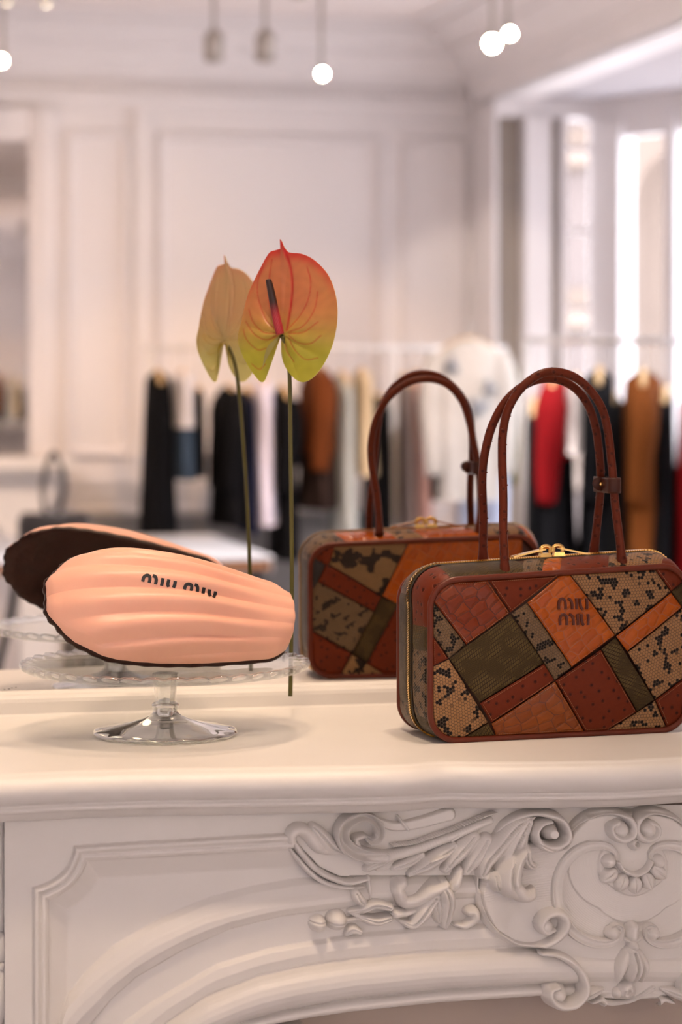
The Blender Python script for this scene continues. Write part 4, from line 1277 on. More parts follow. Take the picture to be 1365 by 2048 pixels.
def b_on_back(px, py):                      # seen in the mirror -> (x, z) on the back face
    o = B0 + by_ * (0.5 * TB); om = o * np.array([1, -1, 1]); nm = by_ * np.array([1, -1, 1])
    p = PPL(px, py, om, nm) * np.array([1, -1, 1]) - B0
    return np.array([p @ bx_, (p @ bz_) / (1 + ZK * (p @ bx_))])
def rrect(inset=0.0, n=10, w=WB, h=HB, r=RC):
    pts = []
    hw = w / 2 - inset; r = max(r - inset, 0.004)
    z0, z1 = inset, h - inset
    for cx_, cz_, a0 in ((hw - r, z0 + r, -90), (hw - r, z1 - r, 0), (-hw + r, z1 - r, 90), (-hw + r, z0 + r, 180)):
        for i in range(n + 1):
            a = math.radians(a0 + 90 * i / n)
            pts.append((cx_ + r * math.cos(a), cz_ + r * math.sin(a)))
    return np.array(pts)
def resample(pts, n, closed=True):
    p = np.vstack([pts, pts[:1]]) if closed else pts
    s = np.concatenate([[0], np.cumsum(np.linalg.norm(np.diff(p, axis=0), axis=1))])
    q = np.linspace(0, s[-1], n + (1 if closed else 0))
    if closed: q = q[:-1]
    return np.column_stack([np.interp(q, s, p[:, k]) for k in range(p.shape[1])])
bag = thing('handbag', tuple(BW(0, 0, -0.0015)), 'brown patchwork leather handbag with two tall handles on the mantel shelf', 'handbag')

# perimeter frame: start at the middle of the bottom, run left, up, over the top, right, back
per = resample(rrect(0.0, 14), 480)
i0 = np.argmin(np.abs(per[:, 0]) + np.where(per[:, 1] < 0.01, 0, 9))
per = np.roll(per, -i0, 0)
if per[20, 0] > 0: per = np.roll(per[::-1], 1, 0)
tan_ = np.roll(per, -1, 0) - np.roll(per, 1, 0); tan_ /= np.linalg.norm(tan_, axis=1)[:, None]
nrm_ = np.column_stack([-tan_[:, 1], tan_[:, 0]])
if nrm_[240] @ np.array([0, 1]) < 0: nrm_ = -nrm_
top_w = sm((per[:, 1] - 0.03) / 0.12)
bul = 0.0005 + 0.0105 * top_w * np.clip(nrm_[:, 1], 0, 1) + 0.0035 * np.abs(nrm_[:, 0]) * sm(per[:, 1] / 0.06)
def gus(i, q, lift=0.0):
    """gusset surface: i along the perimeter (may be fractional), q -1 front .. 1 back"""
    i = i % 480
    a = int(i) % 480; b = (a + 1) % 480; f = i - int(i)
    p = per[a] * (1 - f) + per[b] * f; n_ = nrm_[a] * (1 - f) + nrm_[b] * f; bu = bul[a] * (1 - f) + bul[b] * f
    prof = (1 - abs(q) ** 2.2)
    d = bu * prof + lift
    return BW(p[0] + n_[0] * d, q * TB / 2, p[1] + n_[1] * d)
# inner body: closes everything under the patches
qs = np.linspace(-1, 1, 15)
V = [gus(i, q, -0.0006) for i in range(0, 480, 2) for q in qs]
n_i = 240
F = [(a * 15 + k, a * 15 + k + 1, ((a + 1) % n_i) * 15 + k + 1, ((a + 1) % n_i) * 15 + k) for a in range(n_i) for k in range(14)]
F.append([a * 15 for a in range(n_i)]); F.append([a * 15 + 14 for a in range(n_i)][::-1])
obj('body', V, F, M['dark_leather'], bag)

def face_bulge(x, z):
    return 0.0065 * np.clip(1 - (2 * x / WB) ** 2, 0, 1) ** 0.6 * np.clip(1 - (2 * z / HB - 1) ** 2, 0, 1) ** 0.6
def clip_poly(poly, conv):
    """clip any polygon by a convex one (counter-clockwise)"""
    out = [tuple(p) for p in poly]
    n = len(conv)
    for i in range(n):
        a, b = conv[i], conv[(i + 1) % n]
        e = (b[0] - a[0], b[1] - a[1])
        ins = lambda p: e[0] * (p[1] - a[1]) - e[1] * (p[0] - a[0]) >= -1e-12
        res = []
        for j in range(len(out)):
            p, q = out[j], out[(j + 1) % len(out)]
            pi, qi = ins(p), ins(q)
            if pi: res.append(p)
            if pi != qi:
                d = (q[0] - p[0], q[1] - p[1])
                den = e[0] * d[1] - e[1] * d[0]
                t = -(e[0] * (p[1] - a[1]) - e[1] * (p[0] - a[0])) / (den if abs(den) > 1e-15 else 1e-15)
                res.append((p[0] + d[0] * t, p[1] + d[1] * t))
        out = res
        if len(out) < 3: return None
    return np.array(out)
def shrink(poly, d):
    p = np.asarray(poly); n = len(p)
    a2 = 0.5 * np.sum(p[:, 0] * np.roll(p[:, 1], -1) - np.roll(p[:, 0], -1) * p[:, 1])
    if a2 < 0: p = p[::-1]
    keep = [p[0]]
    for q in p[1:]:
        if np.hypot(*(q - keep[-1])) > 4e-4: keep.append(q)
    if np.hypot(*(keep[0] - keep[-1])) < 4e-4: keep.pop()
    p = np.array(keep); n = len(p)
    out = []
    for i in range(n):
        a, b, c = p[i - 1], p[i], p[(i + 1) % n]
        e1 = (b - a) / (np.linalg.norm(b - a) + 1e-12); e2 = (c - b) / (np.linalg.norm(c - b) + 1e-12)
        n1 = np.array([-e1[1], e1[0]]); n2 = np.array([-e2[1], e2[0]])
        m_ = n1 + n2; m_ /= max(np.linalg.norm(m_), 0.2)
        out.append(b + m_ * d / max(0.4, m_ @ n1))
    return np.array(out)
CONV = rrect(0.0035, 8)
if np.sum(CONV[:, 0] * np.roll(CONV[:, 1], -1) - np.roll(CONV[:, 0], -1) * CONV[:, 1]) < 0: CONV = CONV[::-1]
def patch(poly, matname, ang, front=True, name='leather_patch', uvo=None):
    pl = clip_poly(poly if np.sum(np.asarray(poly)[:, 0] * np.roll(np.asarray(poly)[:, 1], -1) - np.roll(np.asarray(poly)[:, 0], -1) * np.asarray(poly)[:, 1]) > 0 else np.asarray(poly)[::-1], CONV)
    if pl is None: return None
    pl = shrink(pl, 0.00045)
    bd = []
    for i in range(len(pl)):
        a, b = pl[i], pl[(i + 1) % len(pl)]
        k = max(1, int(np.linalg.norm(b - a) / 0.003))
        for j in range(k): bd.append(a + (b - a) * j / k)
    bd = np.array(bd)
    d0 = 0.0011
    inner = shrink(pl, d0)
    x0, z0 = pl.min(0); x1, z1 = pl.max(0)
    gx_, gz_ = np.meshgrid(np.arange(x0, x1, 0.004), np.arange(z0, z1, 0.004))
    gp = np.column_stack([gx_.ravel(), gz_.ravel()])
    dd = poly_dist(gp[:, 0], gp[:, 1], np.vstack([pl, pl[:1]]))
    gp = gp[in_poly(gp[:, 0], gp[:, 1], pl) & (dd > 0.0022)]
    bi = []
    for i in range(len(inner)):
        a, b = inner[i], inner[(i + 1) % len(inner)]
        k = max(1, int(np.linalg.norm(b - a) / 0.003))
        for j in range(k): bi.append(a + (b - a) * j / k)
    bi = np.array(bi)
    dbi = poly_dist(bi[:, 0], bi[:, 1], np.vstack([pl, pl[:1]]))
    bi = bi[in_poly(bi[:, 0], bi[:, 1], pl) & (dbi > 0.0006)]
    allp = np.vstack([bd, bi, gp])
    ed = [(i, (i + 1) % len(bd)) for i in range(len(bd))]
    vo, eo, fo, _, _, _ = geometry.delaunay_2d_cdt([Vector(p) for p in allp], ed, [], 1, 1e-6)
    vo = np.array([v[:] for v in vo])
    dist = poly_dist(vo[:, 0], vo[:, 1], np.vstack([pl, pl[:1]]))
    hgt = -0.0006 + 0.0016 * np.clip(dist / 0.0010, 0, 1) ** 0.6 + 0.0006 * np.clip(dist / 0.012, 0, 1)
    hgt = hgt + face_bulge(vo[:, 0], vo[:, 1])
    sgn = -1 if front else 1
    W_ = np.array([BW(p[0], sgn * (TB / 2 + h_), p[1]) for p, h_ in zip(vo, hgt)])
    ca, sa = math.cos(math.radians(ang)), math.sin(math.radians(ang))
    o_ = uvo if uvo is not None else np.array([rng.uniform(0, 20), rng.uniform(0, 20)])
    uv = np.column_stack([vo[:, 0] * ca + vo[:, 1] * sa, -vo[:, 0] * sa + vo[:, 1] * ca]) * 100 + o_
    fo = [list(f) if front else list(f)[::-1] for f in fo]
    return obj(name, W_, fo, LM[matname], bag, uv=uv), pl
Aq = lambda a: [b_on_front(790 + x / 4.55, 1100 + y / 4.55) for x, y in a]
Bq = lambda a: [b_on_front(1065 + x / 4.55, 1100 + y / 4.55) for x, y in a]
Cq = lambda a: [b_on_back(540 + x / 4.55, 1000 + y / 4.55) for x, y in a]
FRONT = [
 (Aq([(320, 430), (330, 250), (560, 200), (800, 205), (835, 262), (1040, 570), (640, 862)]), 'croc_red', 35),
 (Aq([(800, 205), (1520, 200), (1481, 240), (1040, 568)]), 'ostrich', 0),
 (Aq([(1481, 240), (1560, 180), (1601, 235), (1991, 772), (1591, 1062), (1190, 475)]), 'croc_orange', 35),
 (Aq([(1045, 572), (1190, 475), (1591, 1062), (1441, 1182)]), 'python_grey', 20),
 (Aq([(1040, 575), (1441, 1182), (1345, 1022), (760, 1388), (485, 986), (640, 862)])[:2] + Aq([(1345, 1022)])[:0] + Aq([(1340, 1024), (760, 1388), (485, 986), (640, 862)]), 'lizard', 0),
 (Aq([(250, 350), (320, 430), (640, 862), (485, 986), (250, 640)]), 'python_grey', -50),
 (Aq([(250, 640), (485, 986), (250, 1110)]), 'ostrich', 0),
 (Aq([(250, 1110), (485, 988), (845, 1565), (560, 1750), (500, 1900), (250, 1800)]), 'python_tan', 35),
 (Aq([(845, 1567), (930, 1720), (960, 1850), (500, 1900), (560, 1750)]), 'lizard', 20),
 (Aq([(760, 1390), (1340, 1026), (1441, 1184), (870, 1572)]), 'ostrich', 32),
 (Aq([(870, 1574), (1441, 1186), (1725, 1655), (1760, 1850), (960, 1850), (930, 1720)]), 'croc_tan', 25),
 (Bq([(190, 1184), (605, 898), (945, 1470), (620, 1680), (560, 1850), (510, 1850), (475, 1655)]), 'ostrich', 30),
 (Bq([(605, 897), (740, 785), (1108, 1362), (945, 1468)]), 'lizard', -55),
 (Bq([(945, 1472), (1108, 1364), (1225, 1620), (1240, 1850), (560, 1850), (620, 1680)]), 'python_tan', 0),
 (Bq([(350, 235), (320, 150), (1080, 100), (1120, 185), (1258, 378), (740, 772)]), 'python_tan', 0),
 (Bq([(742, 780), (1260, 384), (1365, 520), (848, 922)]), 'croc_orange', 52),
 (Bq([(850, 926), (1365, 524), (1800, 180), (1800, 840), (1108, 1360)]), 'python_tan', 20),
 (Bq([(1110, 1362), (1800, 845), (1800, 1900), (1240, 1850), (1225, 1620)]), 'ostrich', 0),
 (Bq([(1080, 100), (1900, 50), (1800, -60), (1258, 376), (1120, 185)])[:2] + Bq([(1700, 40), (1258, 376), (1120, 185)]), 'ostrich', 10),
 (Bq([(1260, 380), (1700, 42), (1900, 50), (1800, 180), (1365, 520)]), 'lizard', 0),
]
seams = []
logo_host = None
for k_, (poly, mt, an) in enumerate(FRONT):
    r = patch(np.array(poly), mt, an)
    if r is None: continue
    o_, pl = r
    if k_ == 2: logo_host = o_
    seams.append((mt, pl))
for poly, mt, an in [
 (Cq([(340, 487), (502, 590), (435, 745), (280, 965), (200, 965), (200, 430)]), 'black', 0),
 (Cq([(200, 430), (340, 487), (502, 590), (540, 588), (605, 400), (600, 330), (200, 330)]), 'ostrich', 0),
 (Cq([(605, 330), (1290, 330), (1250, 400), (1015, 872), (540, 590)]), 'python_big', 0),
 (Cq([(1290, 330), (2300, 330), (2300, 900), (1600, 1190), (1160, 945), (1015, 872)]), 'croc_orange', 60),
 (Cq([(505, 592), (540, 590), (1012, 876), (945, 1012), (437, 742)]), 'ostrich', 30),
 (Cq([(437, 745), (945, 1014), (745, 1392), (280, 1132), (200, 1090), (200, 967), (280, 967)]), 'python_grey', 30),
 (Cq([(1012, 878), (1160, 948), (880, 1482), (745, 1394)]), 'lizard', 60),
 (Cq([(200, 1092), (280, 1134), (742, 1396), (640, 1600), (600, 1750), (200, 1750)]), 'ostrich', 0),
 (Cq([(1160, 950), (1600, 1192), (2300, 902), (2300, 1750), (1300, 1750), (880, 1484)]), 'ostrich', 20),
 (Cq([(742, 1398), (878, 1484), (1300, 1750), (600, 1750), (640, 1600)]), 'python_tan', 0)]:
    patch(np.array(poly), mt, an, False)

# gusset panels between piping and zip (front half and back half)
def gpanel(i_0, i_1, q0, q1, mt, skew=0):
    nn = max(6, int(abs(i_1 - i_0) / 3)); nq = 9
    V, UV = [], []
    for a in range(nn + 1):
        for b in range(nq + 1):
            fq = b / nq; q = q0 + (q1 - q0) * fq
            i = i_0 + (i_1 - i_0) * a / nn + skew * (fq - 0.5)
            ed = min(a, nn - a, 1) * min(b, nq - b, 1)
            V.append(gus(i, q, 0.0009 if ed else -0.0004)); UV.append((i * 0.18 + i_0, q * 4.5))
    return obj('gusset_panel', V, gridfaces(nn + 1, nq + 1), LM[mt], bag, uv=UV)
# perimeter index by place: find helper
def pidx(x, z): return int(np.argmin(np.hypot(per[:, 0] - x, per[:, 1] - z)))
iTL = pidx(-WB/2 + RC, HB); iTR = pidx(WB/2 - RC, HB)
def top_i(px):                       # perimeter index of a picture column along the top front edge
    x = b_on_front(px, 1150)[0]; return pidx(x, HB)
def left_i(row):
    z = b_on_front(858, row)[1]; return pidx(-WB/2, z)
fr_cuts = [(left_i(1475) - 18, left_i(1440), 'lizard'), (left_i(1440), left_i(1305), 'python_grey'), (left_i(1305), left_i(1255), 'lizard'), (left_i(1255), top_i(905), 'ostrich'),
           (top_i(905), top_i(1062), 'lizard'), (top_i(1062), top_i(1105), 'python_grey'), (top_i(1105), top_i(1140), 'croc_orange'), (top_i(1140), top_i(1235), 'ostrich'), (top_i(1235), top_i(1345), 'python_tan'),
           (top_i(1345), iTR + 45, 'ostrich'), (iTR + 45, iTR + 95, 'python_grey'), (iTR + 95, iTR + 130, 'lizard')]
for a, b, mt in fr_cuts:
    gpanel(a, b, -0.93, -0.15, mt, 10 if a > iTL else 0)
bk = [(left_i(1475) - 18, left_i(1420), 'python_grey'), (left_i(1420), left_i(1200), 'lizard'), (left_i(1200), top_i(930), 'python_grey'), (top_i(930), top_i(1050), 'croc_orange'), (top_i(1050), top_i(1110), 'python_tan'), (top_i(1110), top_i(1240), 'croc_orange'),
      (top_i(1240), top_i(1345), 'python_tan'), (top_i(1345), iTR + 60, 'croc_orange'), (iTR + 60, iTR + 130, 'lizard')]
for a, b, mt in bk:
    gpanel(a, b, 0.15, 0.93, mt, 8 if a > iTL else 0)

# piping around both faces
for q in (-1, 1):
    ring = [BW(p[0], q * (TB / 2 + 0.0008), p[1]) for p in resample(rrect(0.0012, 14), 200)]
    V, F = tube(ring, 0.0033, 10, closed=True)
    obj('piping', V, F, M['piping'], bag)
# zip: tape, teeth, sliders
z0i, z1i = left_i(1478) - 14, iTR + 120
V = []; n_ = 0
ii = np.arange(z0i, z1i, 2)
for i in ii:
    for q in (-0.14, -0.05, 0.05, 0.14): V.append(gus(i, q, 0.0006))
zipper = obj('zipper', V, gridfaces(len(ii), 4), M['tape'], bag)
teeth = MB()
cum = np.concatenate([[0], np.cumsum(np.linalg.norm(np.diff(np.vstack([per, per[:1]]), axis=0), axis=1))])
s_a, s_b = np.interp(z0i, np.arange(481), cum), np.interp(z1i, np.arange(481), cum)
for j, s in enumerate(np.arange(s_a, s_b, 0.0013)):
    i = np.interp(s, cum, np.arange(481))
    side = 1 if j % 2 else -1
    c_ = np.array(gus(i, side * 0.018, 0.0016)); c2 = np.array(gus(i + 1, side * 0.018, 0.0016)); t_ = c2 - c_; t_ /= np.linalg.norm(t_)
    u_ = by_ * side; w_ = np.cross(t_, by_)
    V = [c_ + t_ * (a * 0.00052) + by_ * (b * 0.0017) + w_ * (cc * 0.0009) for cc in (-1, 1) for b in (-1, 1) for a in (-1, 1)]
    teeth.add(V, [(0,1,3,2),(4,6,7,5),(0,4,5,1),(2,3,7,6),(0,2,6,4),(1,5,7,3)])
tag(teeth.build('zipper_teeth', M['gold'], zipper, False), kind='stuff')
def slider(px0, px1, sgn):
    i_c = pidx(b_on_front(px0, 1100, 0)[0], HB)
    c_ = np.array(gus(i_c, 0, 0.004))
    sl = MB()
    def rel(a, b, c): return c_ + bx_ * a + by_ * b + bz_ * c
    # slider body: tapered wedge
    V = [rel(sgn * 0.007, -0.0040, -0.003), rel(-sgn * 0.006, -0.0030, -0.003), rel(-sgn * 0.006, 0.0030, -0.003), rel(sgn * 0.007, 0.0040, -0.003),
         rel(sgn * 0.006, -0.0034, 0.0012), rel(-sgn * 0.005, -0.0026, 0.0012), rel(-sgn * 0.005, 0.0026, 0.0012), rel(sgn * 0.006, 0.0034, 0.0012)]
    sl.add(V, [(0,1,2,3),(4,7,6,5),(0,4,5,1),(1,5,6,2),(2,6,7,3),(3,7,4,0)])
    s_ = sl.build('zip_slider', M['gold'], bag, False)
    arch_ = [rel(sgn * 0.0055, 0, 0.001), rel(sgn * 0.0045, 0, 0.0062), rel(0, 0, 0.0082), rel(-sgn * 0.0050, 0, 0.0066), rel(-sgn * 0.0058, 0, 0.001)]
    V, F = tube(catmull(arch_, 6), 0.0016, 8, flat=1.5); obj('bridge', V, F, M['gold'], s_)
    # flat pull tab with a slot at its end
    tb = MB()
    a0, a1 = sgn * 0.001, sgn * (abs(px1 - px0) / 1935.0)
    tilt = 0.0046
    def tp(a, b, c):
        f = (a - a0) / (a1 - a0)
        return rel(a, b, 0.0056 * (1 - f) + (0.0006 - tilt * 0.6) * f + c)
    for (x_a, x_b, y_a, y_b) in ((0.0, 0.80, -0.0042, 0.0042), (0.80, 0.95, -0.0042, -0.0022), (0.80, 0.95, 0.0022, 0.0042), (0.95, 1.0, -0.0042, 0.0042)):
        xa = a0 + (a1 - a0) * x_a; xb = a0 + (a1 - a0) * x_b
        V = [tp(xa, y_a, -0.0009), tp(xb, y_a, -0.0009), tp(xb, y_b, -0.0009), tp(xa, y_b, -0.0009), tp(xa, y_a, 0.0009), tp(xb, y_a, 0.0009), tp(xb, y_b, 0.0009), tp(xa, y_b, 0.0009)]
        tb.add(V, [(0,3,2,1),(4,5,6,7),(0,1,5,4),(1,2,6,5),(2,3,7,6),(3,0,4,7)])
    tb.build('pull_tab', M['gold'], s_, False)
slider(1092, 1018, -1); slider(1118, 1188, 1)

# handles
Zh = lambda a: [(660 + x / 1.936, 700 + y / 1.936) for x, y in a]
HF = Zh([(679, 872), (676, 790), (672, 700), (672, 560), (668, 420), (671, 320), (691, 230), (738, 152), (806, 98), (868, 84), (938, 100), (1000, 146), (1050, 217), (1075, 300), (1088, 400), (1098, 500), (1106, 600), (1121, 720), (1136, 850)])
HR = Zh([(594, 822), (594, 740), (595, 650), (591, 500), (601, 400), (627, 300), (672, 212), (731, 152), (800, 117), (878, 114), (948, 146), (1000, 212), (1030, 300), (1044, 400), (1049, 480), (1047, 560), (1035, 680), (1020, 810)])
def handle(pts, y_base, y_top, rr):
    n = len(pts); out = []
    zs = np.array([p[1] for p in pts]); f = np.clip((zs.max() - zs) / (zs.max() - zs.min()), 0, 1)
    for (x, y), ff in zip(pts, f):
        yb = y_base + (y_top - y_base) * sm(np.array(ff / 0.75))
        o = B0 + by_ * yb
        out.append(PPL(x, y, o, by_))
    return catmull(out, 8)
hf = handle(HF, -0.036, -0.010, 0); hr = handle(HR, 0.034, 0.008, 0)
M['handle'] = leather('handle_leather', (0.150, 0.038, 0.014), 0.34, lambda g, uv: ostrich((0.095, 0.016, 0.006), (0.135, 0.024, 0.009), (0.055, 0.010, 0.005))(g, uv))
def htube(C, r):
    n = 14
    V, F = tube(C, r, n)
    s = np.concatenate([[0], np.cumsum(np.linalg.norm(np.diff(C, axis=0), axis=1))]) * 100
    uv = np.column_stack([np.repeat(s, n), np.tile(np.arange(n) / n * 2.8, len(C))])
    return V, F, uv
for C in (hf, hr):
    m_ = len(C)
    r_ = np.full(m_, 0.0046); r_[:6] = np.linspace(0.0062, 0.0047, 6); r_[-6:] = np.linspace(0.0047, 0.0062, 6)
    V, F, uv = htube(C, r_)
    h_o = obj('handle', V, F, M['handle'], bag, uv=uv)
    # raised quill follicles
    q_ = MB()
    for j in range(6, m_ - 4, 5):
        th = rng.uniform(0, 2 * PI) if j % 2 else -PI/2
        c_ = C[j]; t_ = C[j+1] - C[j-1]; t_ /= np.linalg.norm(t_)
        d_ = -by_ * math.cos(th * 0.5) + np.cross(t_, by_) * math.sin(th * 0.8)
        d_ -= t_ * (d_ @ t_); d_ /= np.linalg.norm(d_)
        q_.lathe([(0.0002, 0.0006), (0.0008, 0.0003), (0.0011, -0.0006)], c_ + d_ * 0.0046, 7)
    tag(q_.build('quill_bump', M['piping'], h_o), kind='stuff')
# keeper strap joining the handles on the right
kf = hf[np.argmin(np.abs(hf[:, 2] - PPL(1227, 972, B0 - by_*0.014, by_)[2]) + np.where((hf - B0) @ bx_ > 0, 0, 9))]
kr = hr[np.argmin(np.abs(hr[:, 2] - kf[2]) + np.where((hr - B0) @ bx_ > 0, 0, 9))]
ax_ = kf - kr; ax_[2] = 0; La = np.linalg.norm(ax_); ax_ /= La; pr_ = np.array([-ax_[1], ax_[0], 0])
loop = []
rk = 0.0062
for i in range(40):
    th = 2 * PI * i / 40
    c_ = kf if math.cos(th) > 0 else kr
    loop.append(c_ * np.array([1, 1, 0]) + ax_ * rk * math.cos(th) + pr_ * rk * math.sin(th))
V = []
for h_, o_ in ((-0.0082, 0), (-0.0082, .0012), (-0.006, .0016), (0.006, .0016), (0.0082, .0012), (0.0082, 0)):
    for p in loop:
        mid = (kf if (p - (kf + kr) / 2 * np.array([1, 1, 0])) @ ax_ > 0 else kr) * np.array([1, 1, 0])
        d_ = p - mid; d_ /= np.linalg.norm(d_) + 1e-9
        V.append(p + d_ * o_ + np.array([0, 0, kf[2] + h_]))
M['keeper'] = mat('keeper_leather', (0.055, 0.012, 0.005), 0.4, spec=0.3, bump=(140, 0.4, 0.0008))
keeper = obj('handle_keeper', V, gridfaces(6, 40, True), M['keeper'], bag)
tabc = PPL(1202, 968, (kf + kr) / 2 - by_ * 0.002, by_)
tb = MB()
V = []; n = 20
for d_, s_ in ((-0.0012, 1), (0.0, 1.06), (0.0012, 1)):
    for i in range(n):
        th = 2 * PI * i / n
        V.append(tabc + bx_ * 0.0092 * s_ * math.cos(th) + bz_ * (0.0072 * s_ * math.sin(th)) + by_ * d_ - bz_ * 0.10 * 0.0092 * math.cos(th))
F = gridfaces(3, n, True); F.append(list(range(n))[::-1]); F.append(list(range(2*n, 3*n)))
ktab = obj('keeper_tab', V, F, M['keeper'], keeper)
sc_ = PPL(1203, 968, tabc - by_ * 0.0014, by_)
V, F = tube([sc_ + by_ * 0.001, sc_ - by_ * 0.0008, sc_ - by_ * 0.0016], [0.0022, 0.0022, 0.0010], 14)
obj('stud', V, F, M['gold'], keeper)

# raised lettering on the front
Z6 = lambda a: [b_on_front(1060 + x / 8.53, 1160 + y / 8.53) for x, y in a]
M['letter'] = mat('logo_leather', (0.085, 0.016, 0.007), 0.45, spec=0.3, bump=(300, 0.4, 0.0006))
LET = [('letter_m', [[(453, 490), (450, 400), (470, 335), (512, 312), (555, 335), (568, 400), (568, 490)], [(608, 308), (652, 330), (676, 390), (680, 488)]]),
       ('letter_i', [[(752, 305), (756, 400), (758, 488)]]),
       ('letter_u', [[(815, 305), (818, 400), (832, 460), (858, 490)], [(932, 305), (935, 400), (930, 490)]])]
for row in (0, 1):
    for nm, ss in LET:
        mbl = MB(); holes = MB()
        for s_ in ss:
            pts2 = [(x + 16 * row, y + 266 * row) for x, y in s_]
            C = catmull(Z6(pts2), 6); T = np.gradient(C, axis=0); T /= np.linalg.norm(T, axis=1)[:, None]
            N = np.column_stack([-T[:, 1], T[:, 0]])
            hw = 0.00145
            V = []
            yb = TB / 2 + 0.0016; 
            for c_, n_ in zip(C, N):
                base = yb + face_bulge(c_[0], c_[1])
                for (o_, d_) in ((-1, 0), (-1, 0.0016), (-0.7, 0.0021), (0.7, 0.0021), (1, 0.0016), (1, 0)):
                    p = c_ + n_ * o_ * hw
                    V.append(BW(p[0], -(base - 0.0006 + d_), p[1]))
            F = gridfaces(len(C), 6); m_ = (len(C) - 1) * 6
            F.append([5, 4, 3, 2, 1, 0]); F.append([m_, m_+1, m_+2, m_+3, m_+4, m_+5])
            mbl.add(V, F)
        lo_ = mbl.build(nm, M['letter'], bag, False)
        lo_['label'] = 'raised brown leather letter'

# stitching along the patch seams
sti = MB()
for mt, pl in seams:
    if not (mt.startswith('croc') or mt == 'ostrich'): continue
    q = shrink(pl, 0.0017)
    for i in range(len(q)):
        a, b = q[i], q[(i + 1) % len(q)]
        Ls = np.linalg.norm(b - a)
        if Ls < 0.02: continue
        t_ = (b - a) / Ls; n2 = np.array([-t_[1], t_[0]])
        for s in np.arange(0.0008, Ls - 0.0015, 0.0022):
            c_ = a + t_ * s
            if abs(c_[0]) > WB/2 - 0.004: continue
            hgt = TB / 2 + 0.0013 + face_bulge(c_[0], c_[1])
            V = []
            for d_ in (0, 0.00045):
                for (u_, v_) in ((0, -0.00022), (0.0014, -0.00022), (0.0014, 0.00022), (0, 0.00022)):
                    p = c_ + t_ * u_ + n2 * v_
                    V.append(BW(p[0], -(hgt - 0.0001 + d_), p[1]))
            sti.add(V, [(0,3,2,1),(4,5,6,7),(0,1,5,4),(1,2,6,5),(2,3,7,6),(3,0,4,7)])
tag(sti.build('stitching', M['thread'], bag, False), kind='stuff')
# ================================================================== far fireplace and mirror
xr_m = PV(150, 930, 8.65)[0]
fm = thing('far_fireplace', (xr_m - 0.7, -8.82, 0), 'white fireplace against the far wall, below the framed mirror', 'fireplace')
x1 = xr_m; x0 = x1 - 1.5
MB().box((x0, YF, 1.045), (x1, -8.60, 1.10), 0.012).build('shelf', M['mantel'], fm, False)
MB().box((x0 + 0.04, YF, 1.01), (x1 - 0.04, -8.64, 1.045), 0.01).build('shelf_moulding', M['mantel'], fm, False)
# front with arched opening
n = 28
cxm = (x0 + x1) / 2; wa = 0.50
V = []
for yy in (-8.70, -8.98):
    for i in range(n + 1):
        th = PI - PI * i / n
        V.append((cxm + wa * math.cos(th), yy, 0.52 + 0.38 * math.sin(th)))
    for i in range(n + 1):
        V.append((x0 + 0.06 + (x1 - x0 - 0.12) * i / n, yy, 1.01))
m_ = n + 1
F = []
for b0 in (0, 2 * m_):
    for i in range(n): F.append((b0+i, b0+i+1, b0+m_+i+1, b0+m_+i))
for i in range(n): F.append((i, i+1, 2*m_+i+1, 2*m_+i))
F.append((m_ + n, n, 2*m_ + n, 3*m_ + n)); F.append((0, m_, 3*m_, 2*m_))
obj('arched_front', V, F, M['mantel'], fm, False)
for xa, xb in ((x0 + 0.06, cxm - wa), (cxm + wa, x1 - 0.06)):
    MB().box((xa, YF, 0), (xb, -8.70, 0.53), 0.004).build('jamb', M['mantel'], fm, False)
V = []
for i in range(n + 1):
    th = PI - PI * i / n
    V.append((cxm + (wa + 0.03) * math.cos(th), -8.69, 0.52 + 0.41 * math.sin(th)))
obj('arch_moulding', *tube(V, 0.026, 8), M['mantel'], fm)
MB().box((cxm - wa, -8.97, 0), (cxm + wa, -8.94, 0.92)).build('hearth_panel', M['wall'], fm, False)

M['mirror_old'] = mat('far_mirror_silver', (0.78, 0.76, 0.74), 0.02, metal=1.0)
xm1 = PV(58, 600, 8.95)[0]; xf1 = PV(112, 600, 8.93)[0]
zt = PV(50, 282, 8.95)[2]
fmir = thing('framed_mirror', (cxm, -8.97, 1.10), 'tall white framed mirror above the far fireplace', 'mirror')
xm0 = 2 * cxm - xm1; xf0 = 2 * cxm - xf1
MB().box((xm0 - 0.01, -8.985, 1.10), (xm1 + 0.01, -8.965, zt + 0.01)).build('mirror_glass', M['mirror_old'], fmir, False)
for a, b, c_, d_ in ((xm1, xf1, 1.10, zt + 0.16), (xf0, xm0, 1.10, zt + 0.16), (xm0, xm1, zt, zt + 0.16)):
    mbf = MB(); mbf.box((a, YF, c_), (b, -8.93, d_), 0.012)
    if b - a < 0.5: mbf.box(((a+b)/2 - 0.02, -8.93, c_), ((a+b)/2 + 0.02, -8.915, d_), 0.005)
    mbf.build('frame_rail', M['wall'], fmir, False)

